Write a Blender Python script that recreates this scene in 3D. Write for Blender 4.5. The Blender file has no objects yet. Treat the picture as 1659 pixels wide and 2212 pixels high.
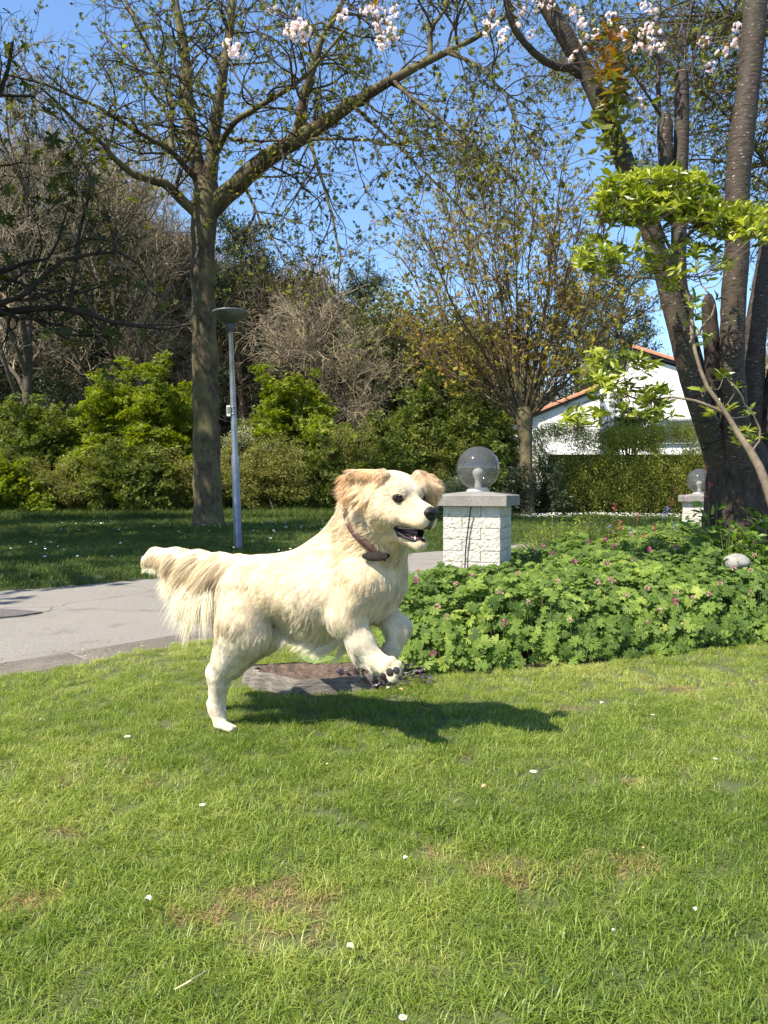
import bpy, math, random
import numpy as np
from mathutils import Vector, Matrix, Euler
from mathutils.kdtree import KDTree

# ------------------------------------------------------------------ camera, sky, sun, exposure
SC = bpy.context.scene
COL = SC.collection
CAM = np.array([0.0, 0.0, 0.8])
FOC, CX, CY, PITCH = 1660.0, 829.5, 1106.0, math.atan(46.0 / 1660.0)
cam_data = bpy.data.cameras.new('camera')
cam = bpy.data.objects.new('camera', cam_data)
COL.objects.link(cam)
cam.location = CAM
cam.rotation_euler = (math.pi / 2 - PITCH, 0, 0)
cam_data.sensor_fit = 'VERTICAL'
cam_data.sensor_height = 36.0
cam_data.lens = 36.0 * FOC / 2212.0
cam_data.clip_start = 0.05
cam_data.clip_end = 2000.0
SC.camera = cam

SUN_DIR = np.array([-0.60, -0.50, 1.0]); SUN_DIR /= np.linalg.norm(SUN_DIR)
SUN_EL = math.asin(SUN_DIR[2]); SUN_AZ = math.atan2(SUN_DIR[0], SUN_DIR[1])
world = bpy.data.worlds.new('World'); SC.world = world; world.use_nodes = True
wn = world.node_tree.nodes; wl = world.node_tree.links
bg = wn['Background']
sky = wn.new('ShaderNodeTexSky'); sky.sky_type = 'NISHITA'; sky.sun_disc = False
sky.sun_elevation = SUN_EL; sky.sun_rotation = SUN_AZ % (2 * math.pi)
sky.air_density = 1.0; sky.dust_density = 0.3; sky.ozone_density = 4.0; sky.altitude = 0
hs_ = wn.new('ShaderNodeHueSaturation'); hs_.inputs['Saturation'].default_value = 1.05
wl.new(sky.outputs[0], hs_.inputs['Color']); wl.new(hs_.outputs[0], bg.inputs[0]); bg.inputs[1].default_value = 0.140
sun_data = bpy.data.lights.new('sun', 'SUN'); sun_data.energy = 5.0; sun_data.angle = math.radians(0.53)
sun_data.color = (1.0, 0.92, 0.78)
sun = bpy.data.objects.new('sun', sun_data); COL.objects.link(sun)
sun.rotation_euler = Vector(SUN_DIR).to_track_quat('Z', 'Y').to_euler()
sun.location = (-6, -5, 12)
vs = SC.view_settings
vs.view_transform = 'Standard'; vs.look = 'None'; vs.gamma = 1.0; vs.use_curve_mapping = False
vs.exposure = 1.03
SC.cycles.max_bounces = 8; SC.cycles.transparent_max_bounces = 12
SC.cycles.sample_clamp_indirect = 6.0
try:
    SC.cycles_curves.shape = 'RIBBONS'
except Exception:
    pass

# ------------------------------------------------------------------ helpers
def P(px, py, d):
    """a point seen at (px, py) of the 1659 x 2212 view, d metres ahead"""
    u = (px - CX) / FOC; v = -(py - CY) / FOC
    y = math.cos(PITCH) + v * math.sin(PITCH); z = -math.sin(PITCH) + v * math.cos(PITCH)
    k = d / y
    return np.array([u * k, d, CAM[2] + z * k])

def ray(px, py):
    p = P(px, py, 1.0) - CAM
    return p

def onplane(px, py, p0, n):
    r = ray(px, py)
    t = np.dot(np.asarray(p0) - CAM, n) / np.dot(r, n)
    return CAM + r * t

def ground(px, py, z=0.0):
    r = ray(px, py)
    return CAM + r * ((z - CAM[2]) / r[2])

def nrm(v):
    v = np.asarray(v, float)
    return v / (np.linalg.norm(v, axis=-1, keepdims=True) + 1e-12)

def tag(o, label=None, cat=None, group=None, kind=None):
    if label: o['label'] = label
    if cat: o['category'] = cat
    if group: o['group'] = group
    if kind: o['kind'] = kind
    return o

def empty(name, loc=(0, 0, 0), rz=0.0):
    o = bpy.data.objects.new(name, None); COL.objects.link(o)
    o.location = loc; o.rotation_euler = (0, 0, rz); o.empty_display_size = 0.2
    return o

def mesh_data(name, V, faces, mat=None, smooth=False, attrs=None, uv=None):
    """faces: list of int arrays (n,3) / (n,4)"""
    me = bpy.data.meshes.new(name)
    V = np.asarray(V, np.float32).reshape(-1, 3)
    if isinstance(faces, np.ndarray) and faces.ndim == 2: faces = [faces]
    faces = [np.asarray(f, np.int32) for f in faces if len(f)]
    nl = sum(f.size for f in faces); nf = sum(len(f) for f in faces)
    me.vertices.add(len(V)); me.vertices.foreach_set('co', V.ravel())
    me.loops.add(nl); me.polygons.add(nf)
    li = np.concatenate([f.ravel() for f in faces])
    tot = np.concatenate([np.full(len(f), f.shape[1], np.int32) for f in faces])
    st = np.concatenate([[0], np.cumsum(tot)[:-1]]).astype(np.int32)
    me.loops.foreach_set('vertex_index', li)
    me.polygons.foreach_set('loop_start', st)
    me.polygons.foreach_set('loop_total', tot)
    me.polygons.foreach_set('use_smooth', np.full(nf, bool(smooth)))
    me.update(calc_edges=True)
    me.validate(verbose=False)
    for k, a in (attrs or {}).items():
        a = np.asarray(a, np.float32)
        if a.ndim == 1:
            at = me.attributes.new(k, 'FLOAT', 'POINT'); at.data.foreach_set('value', a)
        elif a.shape[1] == 4:
            at = me.attributes.new(k, 'FLOAT_COLOR', 'POINT'); at.data.foreach_set('color', a.ravel())
        else:
            at = me.attributes.new(k, 'FLOAT_VECTOR', 'POINT'); at.data.foreach_set('vector', a.ravel())
    if mat is not None:
        me.materials.append(mat)
    return me

def obj(name, me, parent=None, loc=None, rot=None, scale=None):
    o = bpy.data.objects.new(name, me); COL.objects.link(o)
    if parent is not None: o.parent = parent
    if loc is not None: o.location = loc
    if rot is not None: o.rotation_euler = rot
    if scale is not None: o.scale = scale
    return o

def copy_tree(o, parent=None):
    c = o.copy(); COL.objects.link(c)
    if parent is not None:
        c.parent = parent; c.matrix_parent_inverse = o.matrix_parent_inverse.copy()
    for ch in list(o.children):
        copy_tree(ch, c)
    return c

class MB:
    """collects verts/faces/attributes into one mesh"""
    def __init__(s): s.V = []; s.F = []; s.A = {}; s.n = 0
    def add(s, V, F, **attrs):
        V = np.asarray(V, float).reshape(-1, 3)
        if not isinstance(F, (list, tuple)) or (len(F) and np.asarray(F[0]).ndim == 1): F = [F]
        for f in F:
            f = np.asarray(f, np.int64)
            if f.size: s.F.append(f + s.n)
        for k, a in attrs.items():
            a = np.asarray(a, float)
            if a.ndim == 0: a = np.full(len(V), float(a))
            elif a.ndim == 1 and a.shape[0] != len(V): a = np.tile(a, (len(V), 1))
            s.A.setdefault(k, []).append(a)
        s.V.append(V); s.n += len(V)
        return s
    def data(s, name, mat, smooth=False):
        return mesh_data(name, np.concatenate(s.V), s.F, mat, smooth, {k: np.concatenate(a) for k, a in s.A.items()})
    def build(s, name, mat, parent=None, smooth=False, **kw):
        return obj(name, s.data(name, mat, smooth), parent, **kw)

def box(c, h, rz=0.0, bevel=0.0):
    """box with optional chamfer; c centre, h half sizes"""
    c = np.asarray(c, float); hx, hy, hz = h
    if bevel <= 0:
        v = np.array([[x, y, z] for z in (-hz, hz) for y in (-hy, hy) for x in (-hx, hx)], float)
        f = np.array([[0, 2, 3, 1], [4, 5, 7, 6], [0, 1, 5, 4], [2, 6, 7, 3], [0, 4, 6, 2], [1, 3, 7, 5]])
        fs = [f]
    else:
        b = bevel; v = []; 
        for z in (-1, 1):
            for y in (-1, 1):
                for x in (-1, 1):
                    v += [[x * (hx - b), y * (hy - b), z * hz], [x * (hx - b), y * hy, z * (hz - b)], [x * hx, y * (hy - b), z * (hz - b)]]
        v = np.array(v, float)
        def I(x, y, z, k): return ((z > 0) * 4 + (y > 0) * 2 + (x > 0)) * 3 + k
        q = []; t = []
        for s_ in (-1, 1):
            q.append([I(-1, -1, s_, 0), I(1, -1, s_, 0), I(1, 1, s_, 0), I(-1, 1, s_, 0)])
            q.append([I(-1, s_, -1, 1), I(1, s_, -1, 1), I(1, s_, 1, 1), I(-1, s_, 1, 1)])
            q.append([I(s_, -1, -1, 2), I(s_, 1, -1, 2), I(s_, 1, 1, 2), I(s_, -1, 1, 2)])
            for s2 in (-1, 1):
                q.append([I(-1, s_, s2, 0), I(1, s_, s2, 0), I(1, s_, s2, 1), I(-1, s_, s2, 1)])
                q.append([I(s_, -1, s2, 0), I(s_, 1, s2, 0), I(s_, 1, s2, 2), I(s_, -1, s2, 2)])
                q.append([I(s_, s2, -1, 1), I(s_, s2, 1, 1), I(s_, s2, 1, 2), I(s_, s2, -1, 2)])
                for s3 in (-1, 1): t.append([I(s_, s2, s3, 0), I(s_, s2, s3, 1), I(s_, s2, s3, 2)])
        fs = [np.array(q), np.array(t)]
    if rz:
        R = np.array([[math.cos(rz), -math.sin(rz), 0], [math.sin(rz), math.cos(rz), 0], [0, 0, 1]])
        v = v @ R.T
    return v + c, fs

def lathe(prof, n=32, c=(0, 0, 0)):
    prof = np.asarray(prof, float); m = len(prof)
    a = np.linspace(0, 2 * np.pi, n, endpoint=False)
    V = np.stack([prof[:, None, 0] * np.cos(a), prof[:, None, 0] * np.sin(a), np.repeat(prof[:, 1:2], n, 1)], -1).reshape(-1, 3)
    i = np.arange(m - 1)[:, None] * n; j = np.arange(n)[None]; k = (j + 1) % n
    F = np.stack([i + j, i + k, i + n + k, i + n + j], -1).reshape(-1, 4)
    return V + np.asarray(c, float), F

def ellipsoid(c, r, R=None, n=20, m=12):
    t = np.linspace(0, np.pi, m); p = np.stack([np.sin(t), -np.cos(t)], 1); p[0, 0] = p[-1, 0] = 1e-4
    V, F = lathe(p, n)
    V = V * np.asarray(r)
    if R is not None: V = V @ np.asarray(R).T
    return V + np.asarray(c), F

def tubes(paths, radii, sides=4, caps=False):
    """paths (P,n,3), radii (P,n) -> verts, quads, along"""
    paths = np.asarray(paths, float); radii = np.asarray(radii, float)
    if paths.ndim == 2: paths = paths[None]; radii = radii[None]
    Pn, n, _ = paths.shape
    T = np.gradient(paths, axis=1); T = nrm(T)
    ref = np.where(np.abs(T[:, :1, 2:3]) > 0.8, np.array([1.0, 0, 0]), np.array([0, 0, 1.0]))
    ref = np.broadcast_to(ref, T.shape)
    U = nrm(np.cross(T, ref)); W = np.cross(T, U)
    a = np.linspace(0, 2 * np.pi, sides, endpoint=False)
    V = paths[:, :, None] + radii[:, :, None, None] * (np.cos(a)[None, None, :, None] * U[:, :, None] + np.sin(a)[None, None, :, None] * W[:, :, None])
    base = (np.arange(Pn) * n * sides)[:, None, None] + (np.arange(n - 1) * sides)[None, :, None]
    j = np.arange(sides)[None, None]; k = (j + 1) % sides
    F = np.stack([base + j, base + k, base + sides + k, base + sides + j], -1).reshape(-1, 4)
    L = np.concatenate([np.zeros((Pn, 1)), np.cumsum(np.linalg.norm(np.diff(paths, axis=1), axis=-1), 1)], 1)
    L = np.repeat(L[:, :, None], sides, 2)
    return V.reshape(-1, 3), F, L.reshape(-1)

def resample(pts, n):
    pts = np.asarray(pts, float)
    # Catmull-Rom through the points, then even spacing; extra columns (radius) carried along
    q = np.vstack([2 * pts[0] - pts[1], pts, 2 * pts[-1] - pts[-2]]); out = []
    for i in range(1, len(q) - 2):
        t = np.linspace(0, 1, 12, endpoint=False)[:, None]
        p0, p1, p2, p3 = q[i - 1], q[i], q[i + 1], q[i + 2]
        out.append(0.5 * (2 * p1 + (p2 - p0) * t + (2 * p0 - 5 * p1 + 4 * p2 - p3) * t ** 2 + (3 * p1 - p0 - 3 * p2 + p3) * t ** 3))
    out.append(pts[-1:]); o = np.vstack(out)
    s = np.concatenate([[0], np.cumsum(np.linalg.norm(np.diff(o[:, :3], axis=0), axis=1))])
    t = np.linspace(0, s[-1], n)
    return np.stack([np.interp(t, s, o[:, k]) for k in range(o.shape[1])], 1)

def spawn(rng, paths, radii, count, tr, lr, ang, n, wander=0.15, up=0.0, rs=0.6, rtip=0.15, tilt=0.25):
    paths = np.asarray(paths); radii = np.asarray(radii)
    L = np.linalg.norm(np.diff(paths, axis=1), axis=-1).sum(1)
    if isinstance(count, float):
        w = L / L.sum(); idx = rng.choice(len(paths), int(count * L.sum()), p=w)
    else:
        idx = np.repeat(np.arange(len(paths)), count)
    m = len(idx); t = rng.uniform(tr[0], tr[1], m) * (paths.shape[1] - 1)
    i0 = np.minimum(t.astype(int), paths.shape[1] - 2); fr = (t - i0)[:, None]
    A = paths[idx, i0]; B = paths[idx, i0 + 1]
    pos = A * (1 - fr) + B * fr; T = nrm(B - A)
    r0 = (radii[idx, i0] * (1 - fr[:, 0]) + radii[idx, i0 + 1] * fr[:, 0])
    perp = nrm(np.cross(T, rng.normal(size=(m, 3))))
    a = rng.normal(ang, tilt, m)[:, None]
    d = nrm(np.cos(a) * T + np.sin(a) * perp)
    ln = rng.uniform(lr[0], lr[1], m) * (1.0 - 0.45 * t / (paths.shape[1] - 1))
    out = np.zeros((m, n, 3)); out[:, 0] = pos
    drift = rng.normal(size=(m, 3)) * wander
    for k in range(1, n):
        drift = drift * 0.6 + rng.normal(size=(m, 3)) * wander
        d = nrm(d + drift + np.array([0, 0, up]) )
        out[:, k] = out[:, k - 1] + d * (ln / (n - 1))[:, None]
    rr = (r0 * rs)[:, None] * np.linspace(1, rtip, n)[None]
    return out, rr

def leaves(rng, pos, dirs, size, tmpl, faces, upbias=0.5, jit=0.3, roll=None):
    """instances of a flat leaf template as real faces; tmpl x = along, y = across, z = up"""
    m = len(pos); d = nrm(dirs + rng.normal(size=(m, 3)) * jit)
    up = nrm(rng.normal(size=(m, 3)) * (1 - upbias) + np.array([0, 0, upbias]))
    y = nrm(np.cross(up, d)); z = np.cross(d, y)
    s = (size if np.ndim(size) else np.full(m, size))[:, None, None]
    T = np.asarray(tmpl, float)
    V = pos[:, None] + s * (T[None, :, 0:1] * d[:, None] + T[None, :, 1:2] * y[:, None] + T[None, :, 2:3] * z[:, None])
    sh = np.repeat(rng.uniform(0, 1, m), len(T))
    off = (np.arange(m) * len(T))[:, None, None]
    F = [(np.asarray(f)[None] + off).reshape(-1, np.asarray(f).shape[1]) for f in faces]
    return V.reshape(-1, 3), F, sh

DIAMOND = (np.array([[0, 0, 0], [.45, .32, .08], [1, 0, -.05], [.45, -.32, .08]]), [np.array([[0, 1, 2], [0, 2, 3]])])
OVAL = (np.array([[0, 0, 0], [.3, .2, .05], [.7, .17, .03], [1, 0, -.08], [.7, -.17, .03], [.3, -.2, .05], [.5, 0, 0]]),
        [np.array([[0, 1, 6], [1, 2, 6], [2, 3, 6], [3, 4, 6], [4, 5, 6], [5, 0, 6]])])
def lobed(nl=5, cut=0.45, spread=2.5, fold=0.12):
    v = [[0, 0, 0]]; a0 = -spread / 2
    rim = []
    for i in range(nl):
        a = a0 + spread * i / (nl - 1)
        ln = 0.62 + 0.38 * math.cos(a * 0.7)
        w = spread / (nl - 1) * 0.3
        if i: rim.append((a - spread / (nl - 1) / 2, ln * cut, -0.02))
        rim += [(a - w, ln * .82, .03), (a, ln, -fold * ln), (a + w, ln * .82, .03)]
    for a, r, z in rim: v.append([math.cos(a) * r, math.sin(a) * r, z])
    f = [[0, i, i + 1] for i in range(1, len(v) - 1)]
    return np.array(v), [np.array(f)]
PALM5 = lobed(5, .5, 2.9); PALM7 = lobed(7, .42, 4.2)

def vnoise(p, seed=0, scale=1.0):
    """smooth value noise on (n,2|3) points, 0..1"""
    p = np.asarray(p, float) * scale
    if p.shape[-1] == 2: p = np.concatenate([p, np.zeros(p.shape[:-1] + (1,))], -1)
    i = np.floor(p).astype(np.int64); f = p - i; f = f * f * (3 - 2 * f)
    def h(a, b, c):
        n = (a * 374761393 + b * 668265263 + c * 2147483647 + seed * 144665) & 0xffffffff
        n = ((n ^ (n >> 13)) * 1274126177) & 0xffffffff
        return ((n ^ (n >> 16)) & 0xffff) / 65535.0
    r = 0
    for dx in (0, 1):
        for dy in (0, 1):
            for dz in (0, 1):
                w = (f[..., 0] if dx else 1 - f[..., 0]) * (f[..., 1] if dy else 1 - f[..., 1]) * (f[..., 2] if dz else 1 - f[..., 2])
                r = r + w * h(i[..., 0] + dx, i[..., 1] + dy, i[..., 2] + dz)
    return r
def fbm(p, seed=0, scale=1.0, o=3):
    r = 0; a = 0.5; t = 0
    for k in range(o):
        r = r + a * vnoise(p, seed + k * 7, scale * 2 ** k); t += a; a *= .5
    return r / t

# ------------------------------------------------------------------ materials
class NT:
    def __init__(s, name):
        s.m = bpy.data.materials.new(name); s.m.use_nodes = True
        s.n = s.m.node_tree.nodes; s.l = s.m.node_tree.links
        s.b = s.n['Principled BSDF']; s.out = s.n['Material Output']
    def node(s, t, **kw):
        x = s.n.new(t)
        for k, v in kw.items(): setattr(x, k, v)
        return x
    def link(s, a, b): s.l.new(a, b)
    def noise(s, scale, detail=4, rough=.6, vec=None, coord='Object'):
        if vec is None:
            tc = s.node('ShaderNodeTexCoord'); vec = tc.outputs[coord]
        x = s.node('ShaderNodeTexNoise'); x.inputs['Scale'].default_value = scale
        x.inputs['Detail'].default_value = detail; x.inputs['Roughness'].default_value = rough
        s.link(vec, x.inputs['Vector']); return x.outputs['Fac']
    def ramp(s, fac, stops):
        r = s.node('ShaderNodeValToRGB'); e = r.color_ramp.elements
        while len(e) < len(stops): e.new(0.5)
        for k, (p_, c_) in enumerate(stops): e[k].position = p_; e[k].color = (*c_, 1)
        s.link(fac, r.inputs[0]); return r.outputs[0]
    def math(s, op, a, b=None):
        x = s.node('ShaderNodeMath', operation=op)
        for k, v in enumerate((a, b)):
            if v is None: continue
            if isinstance(v, (int, float)): x.inputs[k].default_value = v
            else: s.link(v, x.inputs[k])
        return x.outputs[0]
    def mix(s, fac, a, b, mode='MIX'):
        x = s.node('ShaderNodeMix', data_type='RGBA', blend_type=mode)
        for i, v in ((0, fac), (6, a), (7, b)):
            if isinstance(v, (int, float)): x.inputs[i].default_value = v
            elif isinstance(v, tuple): x.inputs[i].default_value = (*v, 1)
            else: s.link(v, x.inputs[i])
        return x.outputs[2]
    def attr(s, name, t='GEOMETRY', out='Fac'):
        x = s.node('ShaderNodeAttribute', attribute_name=name, attribute_type=t); return x.outputs[out]
    def base(s, c):
        if isinstance(c, tuple): s.b.inputs['Base Color'].default_value = (*c, 1)
        else: s.link(c, s.b.inputs['Base Color'])
    def bump(s, h, strength=.5, dist=.01):
        x = s.node('ShaderNodeBump'); x.inputs['Strength'].default_value = strength; x.inputs['Distance'].default_value = dist
        s.link(h, x.inputs['Height']); s.link(x.outputs[0], s.b.inputs['Normal']); return x

def mat_plain(name, col, rough=.7, spec=.4, metal=0.0, ns=0, amp=.25, bump=0, bdist=.01, rough2=None):
    t = NT(name)
    if ns:
        f = t.noise(ns, 6); c0 = tuple(c * (1 - amp) for c in col); c1 = tuple(min(1, c * (1 + amp)) for c in col)
        t.base(t.ramp(f, [(.3, c0), (.7, c1)]))
        if bump: t.bump(t.noise(ns * 3, 6), bump, bdist)
    else: t.base(col)
    t.b.inputs['Roughness'].default_value = rough
    t.b.inputs['Specular IOR Level'].default_value = spec; t.b.inputs['Metallic'].default_value = metal
    return t.m

def mat_leaf(name, stops, rough=.45, spec=.35, trans=.35, tint=0.25, inst=False):
    """leaf: colour ramp over the per-leaf 'shade' attribute, light passing through"""
    t = NT(name)
    sh = t.attr('shade')
    if inst:
        ti = t.attr('tint', 'INSTANCER')
        sh = t.math('ADD', t.math('MULTIPLY', sh, 1 - tint * 2), t.math('MULTIPLY', ti, tint * 2))
    c = t.ramp(sh, stops)
    t.base(c)
    t.b.inputs['Roughness'].default_value = rough; t.b.inputs['Specular IOR Level'].default_value = spec
    tr = t.node('ShaderNodeBsdfTranslucent')
    hs = t.node('ShaderNodeHueSaturation'); hs.inputs['Saturation'].default_value = 1.15; hs.inputs['Value'].default_value = 1.35
    t.link(c, hs.inputs['Color']); t.link(hs.outputs[0], tr.inputs[0])
    mx = t.node('ShaderNodeMixShader'); mx.inputs[0].default_value = trans
    t.link(t.b.outputs[0], mx.inputs[1]); t.link(tr.outputs[0], mx.inputs[2]); t.link(mx.outputs[0], t.out.inputs[0])
    return t.m

def gn_scatter(name, pts, rot, scl, idx, tint, sources, parent=None, kind='stuff'):
    """one object that scatters small source meshes (geometry nodes)"""
    me = bpy.data.meshes.new(name); n = len(pts)
    me.vertices.add(n); me.vertices.foreach_set('co', np.asarray(pts, np.float32).ravel())
    a = me.attributes.new('rot', 'FLOAT_VECTOR', 'POINT'); a.data.foreach_set('vector', np.asarray(rot, np.float32).ravel())
    a = me.attributes.new('scl', 'FLOAT', 'POINT'); a.data.foreach_set('value', np.asarray(scl, np.float32))
    a = me.attributes.new('idx', 'INT', 'POINT'); a.data.foreach_set('value', np.asarray(idx, np.int32))
    a = me.attributes.new('tint', 'FLOAT', 'POINT'); a.data.foreach_set('value', np.asarray(tint, np.float32))
    o = obj(name, me, parent)
    c = bpy.data.collections.new(name + '_sources')
    for k, sme in enumerate(sources):
        so = bpy.data.objects.new('%s_source_%02d' % (name, k), sme); c.objects.link(so)
    g = bpy.data.node_groups.new(name + '_scatter', 'GeometryNodeTree')
    g.interface.new_socket('Geometry', in_out='INPUT', socket_type='NodeSocketGeometry')
    g.interface.new_socket('Geometry', in_out='OUTPUT', socket_type='NodeSocketGeometry')
    N = g.nodes; L = g.links
    gi = N.new('NodeGroupInput'); go = N.new('NodeGroupOutput')
    ci = N.new('GeometryNodeCollectionInfo'); ci.inputs['Collection'].default_value = c
    ci.inputs['Separate Children'].default_value = True; ci.inputs['Reset Children'].default_value = True
    ip = N.new('GeometryNodeInstanceOnPoints'); ip.inputs['Pick Instance'].default_value = True
    def na(nm, t):
        x = N.new('GeometryNodeInputNamedAttribute'); x.data_type = t; x.inputs[0].default_value = nm
        return next(s for s in x.outputs if s.name == 'Attribute' and s.enabled)
    L.new(gi.outputs[0], ip.inputs['Points']); L.new(ci.outputs[0], ip.inputs['Instance'])
    L.new(na('idx', 'INT'), ip.inputs['Instance Index'])
    er = N.new('FunctionNodeEulerToRotation'); L.new(na('rot', 'FLOAT_VECTOR'), er.inputs[0]); L.new(er.outputs[0], ip.inputs['Rotation'])
    L.new(na('scl', 'FLOAT'), ip.inputs['Scale'])
    L.new(ip.outputs[0], go.inputs[0])
    md = o.modifiers.new('scatter', 'NODES'); md.node_group = g
    if kind: o['kind'] = kind
    return o
# ------------------------------------------------------------------ the dog
def build_dog():
    rng = np.random.default_rng(11)
    YAW = math.radians(24)
    A = np.array([math.cos(YAW), -math.sin(YAW), 0.0])        # along the body, tail to head
    R = np.array([-math.sin(YAW), -math.cos(YAW), 0.0])       # towards the dog's right flank (the side we see)
    P0 = P(535, 1270, 2.62)
    def B(px, py, s=0.0): return onplane(px, py, P0 + R * s, R)
    def rm(px, p): return px * p[1] / FOC
    # head frame
    O = P(886, 1076, 2.22)
    ph = math.radians(40); tl = math.radians(9)
    Fh = np.array([math.sin(ph), -math.cos(ph), 0.0]); S = np.array([-math.cos(ph), -math.sin(ph), 0.0])
    F = Fh * math.cos(tl) + np.array([0, 0, -math.sin(tl)]); U = np.cross(S, F); U = U if U[2] > 0 else -U
    def H(f, s, u): return O + F * f + S * s + U * u
    def HP(px, py, s): return onplane(px, py, O + S * s, S)
    down = np.array([0, 0, -1.0])
    # fur regions: length, lift, flow, colour, gravity, density
    C_CREAM = (.83, .71, .51); C_PALE = (.84, .76, .61); C_WARM = (.86, .66, .40); C_EAR = (.84, .57, .32); C_TAIL = (.88, .72, .49); C_MUZ = (.88, .78, .60)
    RG = {
        'back': (.030, .18, -A + down * .25, C_CREAM, .3, 1.0), 'rump': (.030, .2, -A * .8 + down * .6, C_CREAM, .3, 1.0),
        'side': (.026, .16, -A * .9 + down * .7, C_CREAM, .3, 1.0), 'belly': (.050, .2, -A * .6 + down * .9, C_PALE, .5, 1.0),
        'chest': (.028, .2, -A * .5 + down * 1.0, C_CREAM, .4, 1.0), 'breast': (.032, .2, down + A * .1 + R * .1, C_CREAM, .3, 1.1),
        'neck': (.050, .38, -A * .9 + down * .55, C_CREAM, .2, 1.2), 'throat': (.040, .3, -A * .3 + down * .9, C_CREAM, .4, 1.3),
        'skull': (.010, .25, -F + U * .1, C_CREAM, .1, 2.2), 'cheek': (.018, .25, -F + down * .6, C_CREAM, .2, 1.8),
        'muzzle': (.005, .25, -F + down * .3, C_MUZ, 0, 2.4), 'jaw': (.007, .25, -F + down * .2, C_PALE, 0, 2.2),
        'ear': (.026, .16, -F * .8 + down * .8, C_EAR, .2, 2.0), 'ear2': (.024, .16, -S * .4 - F * .3 + down * .8, C_EAR, .2, 2.0),
        'tail': (.120, .20, -A * .85 + down * .40, C_TAIL, 1.05, 4.2), 'tailroot': (.05, .22, -A * .8 + down * .6, C_CREAM, .6, 1.5),
        'thigh': (.028, .18, -A * .5 + down, C_CREAM, .3, 1.0), 'shank': (.018, .22, -A * .35 + down, C_PALE, .2, 1.6), 'foot': (.009, .2, A * .6 + down * .5, C_PALE, 0, 1.8),
        'upperarm': (.022, .2, down - A * .25, C_CREAM, .3, 1.1), 'fore': (.016, .2, A * .75 + down * .7, C_PALE, .2, 1.5), 'paw': (.009, .2, A + down * .4, C_PALE, 0, 1.8),
    }
    regs = list(RG)
    prim = []   # (kind, data, k, region)
    def cap(a, b, ra, rb, k, reg): prim.append(('c', (np.array(a), np.array(b), ra, rb), k, regs.index(reg)))
    def ell(c, r, ax, k, reg): prim.append(('e', (np.array(c), np.array(r), np.array(ax)), k, regs.index(reg)))
    AX = np.array([A, R, [0, 0, 1.0]]); HX = np.array([F, S, U])
    def bcap(p, q, k, reg):   # (px,py,rpx,s)
        a = B(p[0], p[1], p[3]); b = B(q[0], q[1], q[3]); cap(a, b, rm(p[2], a), rm(q[2], b), k, reg)
    # torso
    bcap((535, 1268, 52, .0), (600, 1262, 56, 0), .03, 'rump')
    bcap((600, 1272, 62, .03), (690, 1286, 70, .03), .04, 'side')
    bcap((600, 1272, 60, -.03), (690, 1286, 68, -.03), .04, 'side')
    bcap((560, 1240, 34, .0), (690, 1232, 34, 0), .04, 'back')
    bcap((690, 1290, 74, .03), (790, 1262, 70, .02), .04, 'chest')
    bcap((690, 1290, 72, -.03), (796, 1258, 68, -.03), .04, 'chest')
    bcap((640, 1328, 36, .0), (740, 1338, 40, 0), .04, 'belly')
    bcap((700, 1218, 34, 0), (760, 1185, 52, 0), .05, 'back')
    bcap((632, 1228, 24, 0), (716, 1168, 28, 0), .05, 'back')
    bcap((798, 1252, 60, -.005), (820, 1238, 47, -.03), .04, 'breast')
    bcap((790, 1235, 74, 0), (808, 1160, 60, -.01), .05, 'neck')
    a = B(806, 1160, 0); b = H(-.075, 0, -.03); cap(a, b, rm(56, a), .072, .05, 'neck')
    cap(B(838, 1215, 0), H(-.05, 0, -.085), rm(32, a), .040, .04, 'throat')
    bcap((745, 1150, 26, .0), (765, 1090, 18, 0), .05, 'neck')
    # tail: a thin core, the shape is in the hair
    tl_pts = [(560, 1232, 30, 0), (520, 1228, 27, 0), (480, 1222, 25, .01), (430, 1213, 22, .02), (380, 1204, 19, .03), (335, 1199, 14, .04), (316, 1210, 10, .05)]
    for i in range(len(tl_pts) - 1):
        bcap(tl_pts[i], tl_pts[i + 1], .02, 'tailroot' if i == 0 else 'tail')
    # right hind leg (near)
    bcap((535, 1278, 62, .05), (528, 1340, 56, .085), .02, 'thigh')
    bcap((528, 1340, 54, .075), (545, 1372, 37, .085), .03, 'thigh')
    bcap((510, 1385, 44, .08), (476, 1455, 26, .075), .035, 'shank')
    bcap((545, 1375, 34, .085), (500, 1430, 26, .08), .03, 'shank')
    bcap((473, 1455, 22, .075), (468, 1530, 16, .07), .02, 'shank')
    bcap((462, 1448, 14, .075), (474, 1480, 15, .075), .02, 'shank')
    bcap((468, 1530, 15, .07), (476, 1562, 14, .075), .02, 'foot')
    for q, sx in ((502, .045), (505, .065), (503, .088), (498, .105)):
        bcap((480, 1566, 10, sx), (q, 1575, 7.5, sx), .008, 'foot')
    # left hind leg (far)
    bcap((545, 1285, 56, -.06), (565, 1372, 38, -.08), .04, 'thigh')
    bcap((565, 1378, 36, -.08), (505, 1440, 22, -.085), .03, 'shank')
    bcap((505, 1440, 20, -.085), (478, 1470, 15, -.085), .02, 'shank')
    bcap((478, 1470, 14, -.085), (462, 1520, 12, -.085), .02, 'shank')
    bcap((462, 1520, 12, -.085), (464, 1540, 10, -.085), .02, 'foot')
    bcap((464, 1541, 9, -.07), (472, 1546, 7, -.07), .01, 'foot')
    bcap((464, 1541, 9, -.1), (472, 1546, 7, -.1), .01, 'foot')
    # right fore leg (near), reaching forward, pads turned to us
    bcap((775, 1262, 52, .075), (748, 1332, 42, .090), .026, 'upperarm')
    bcap((748, 1334, 37, .085), (778, 1386, 27, .09), .025, 'fore')
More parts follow.
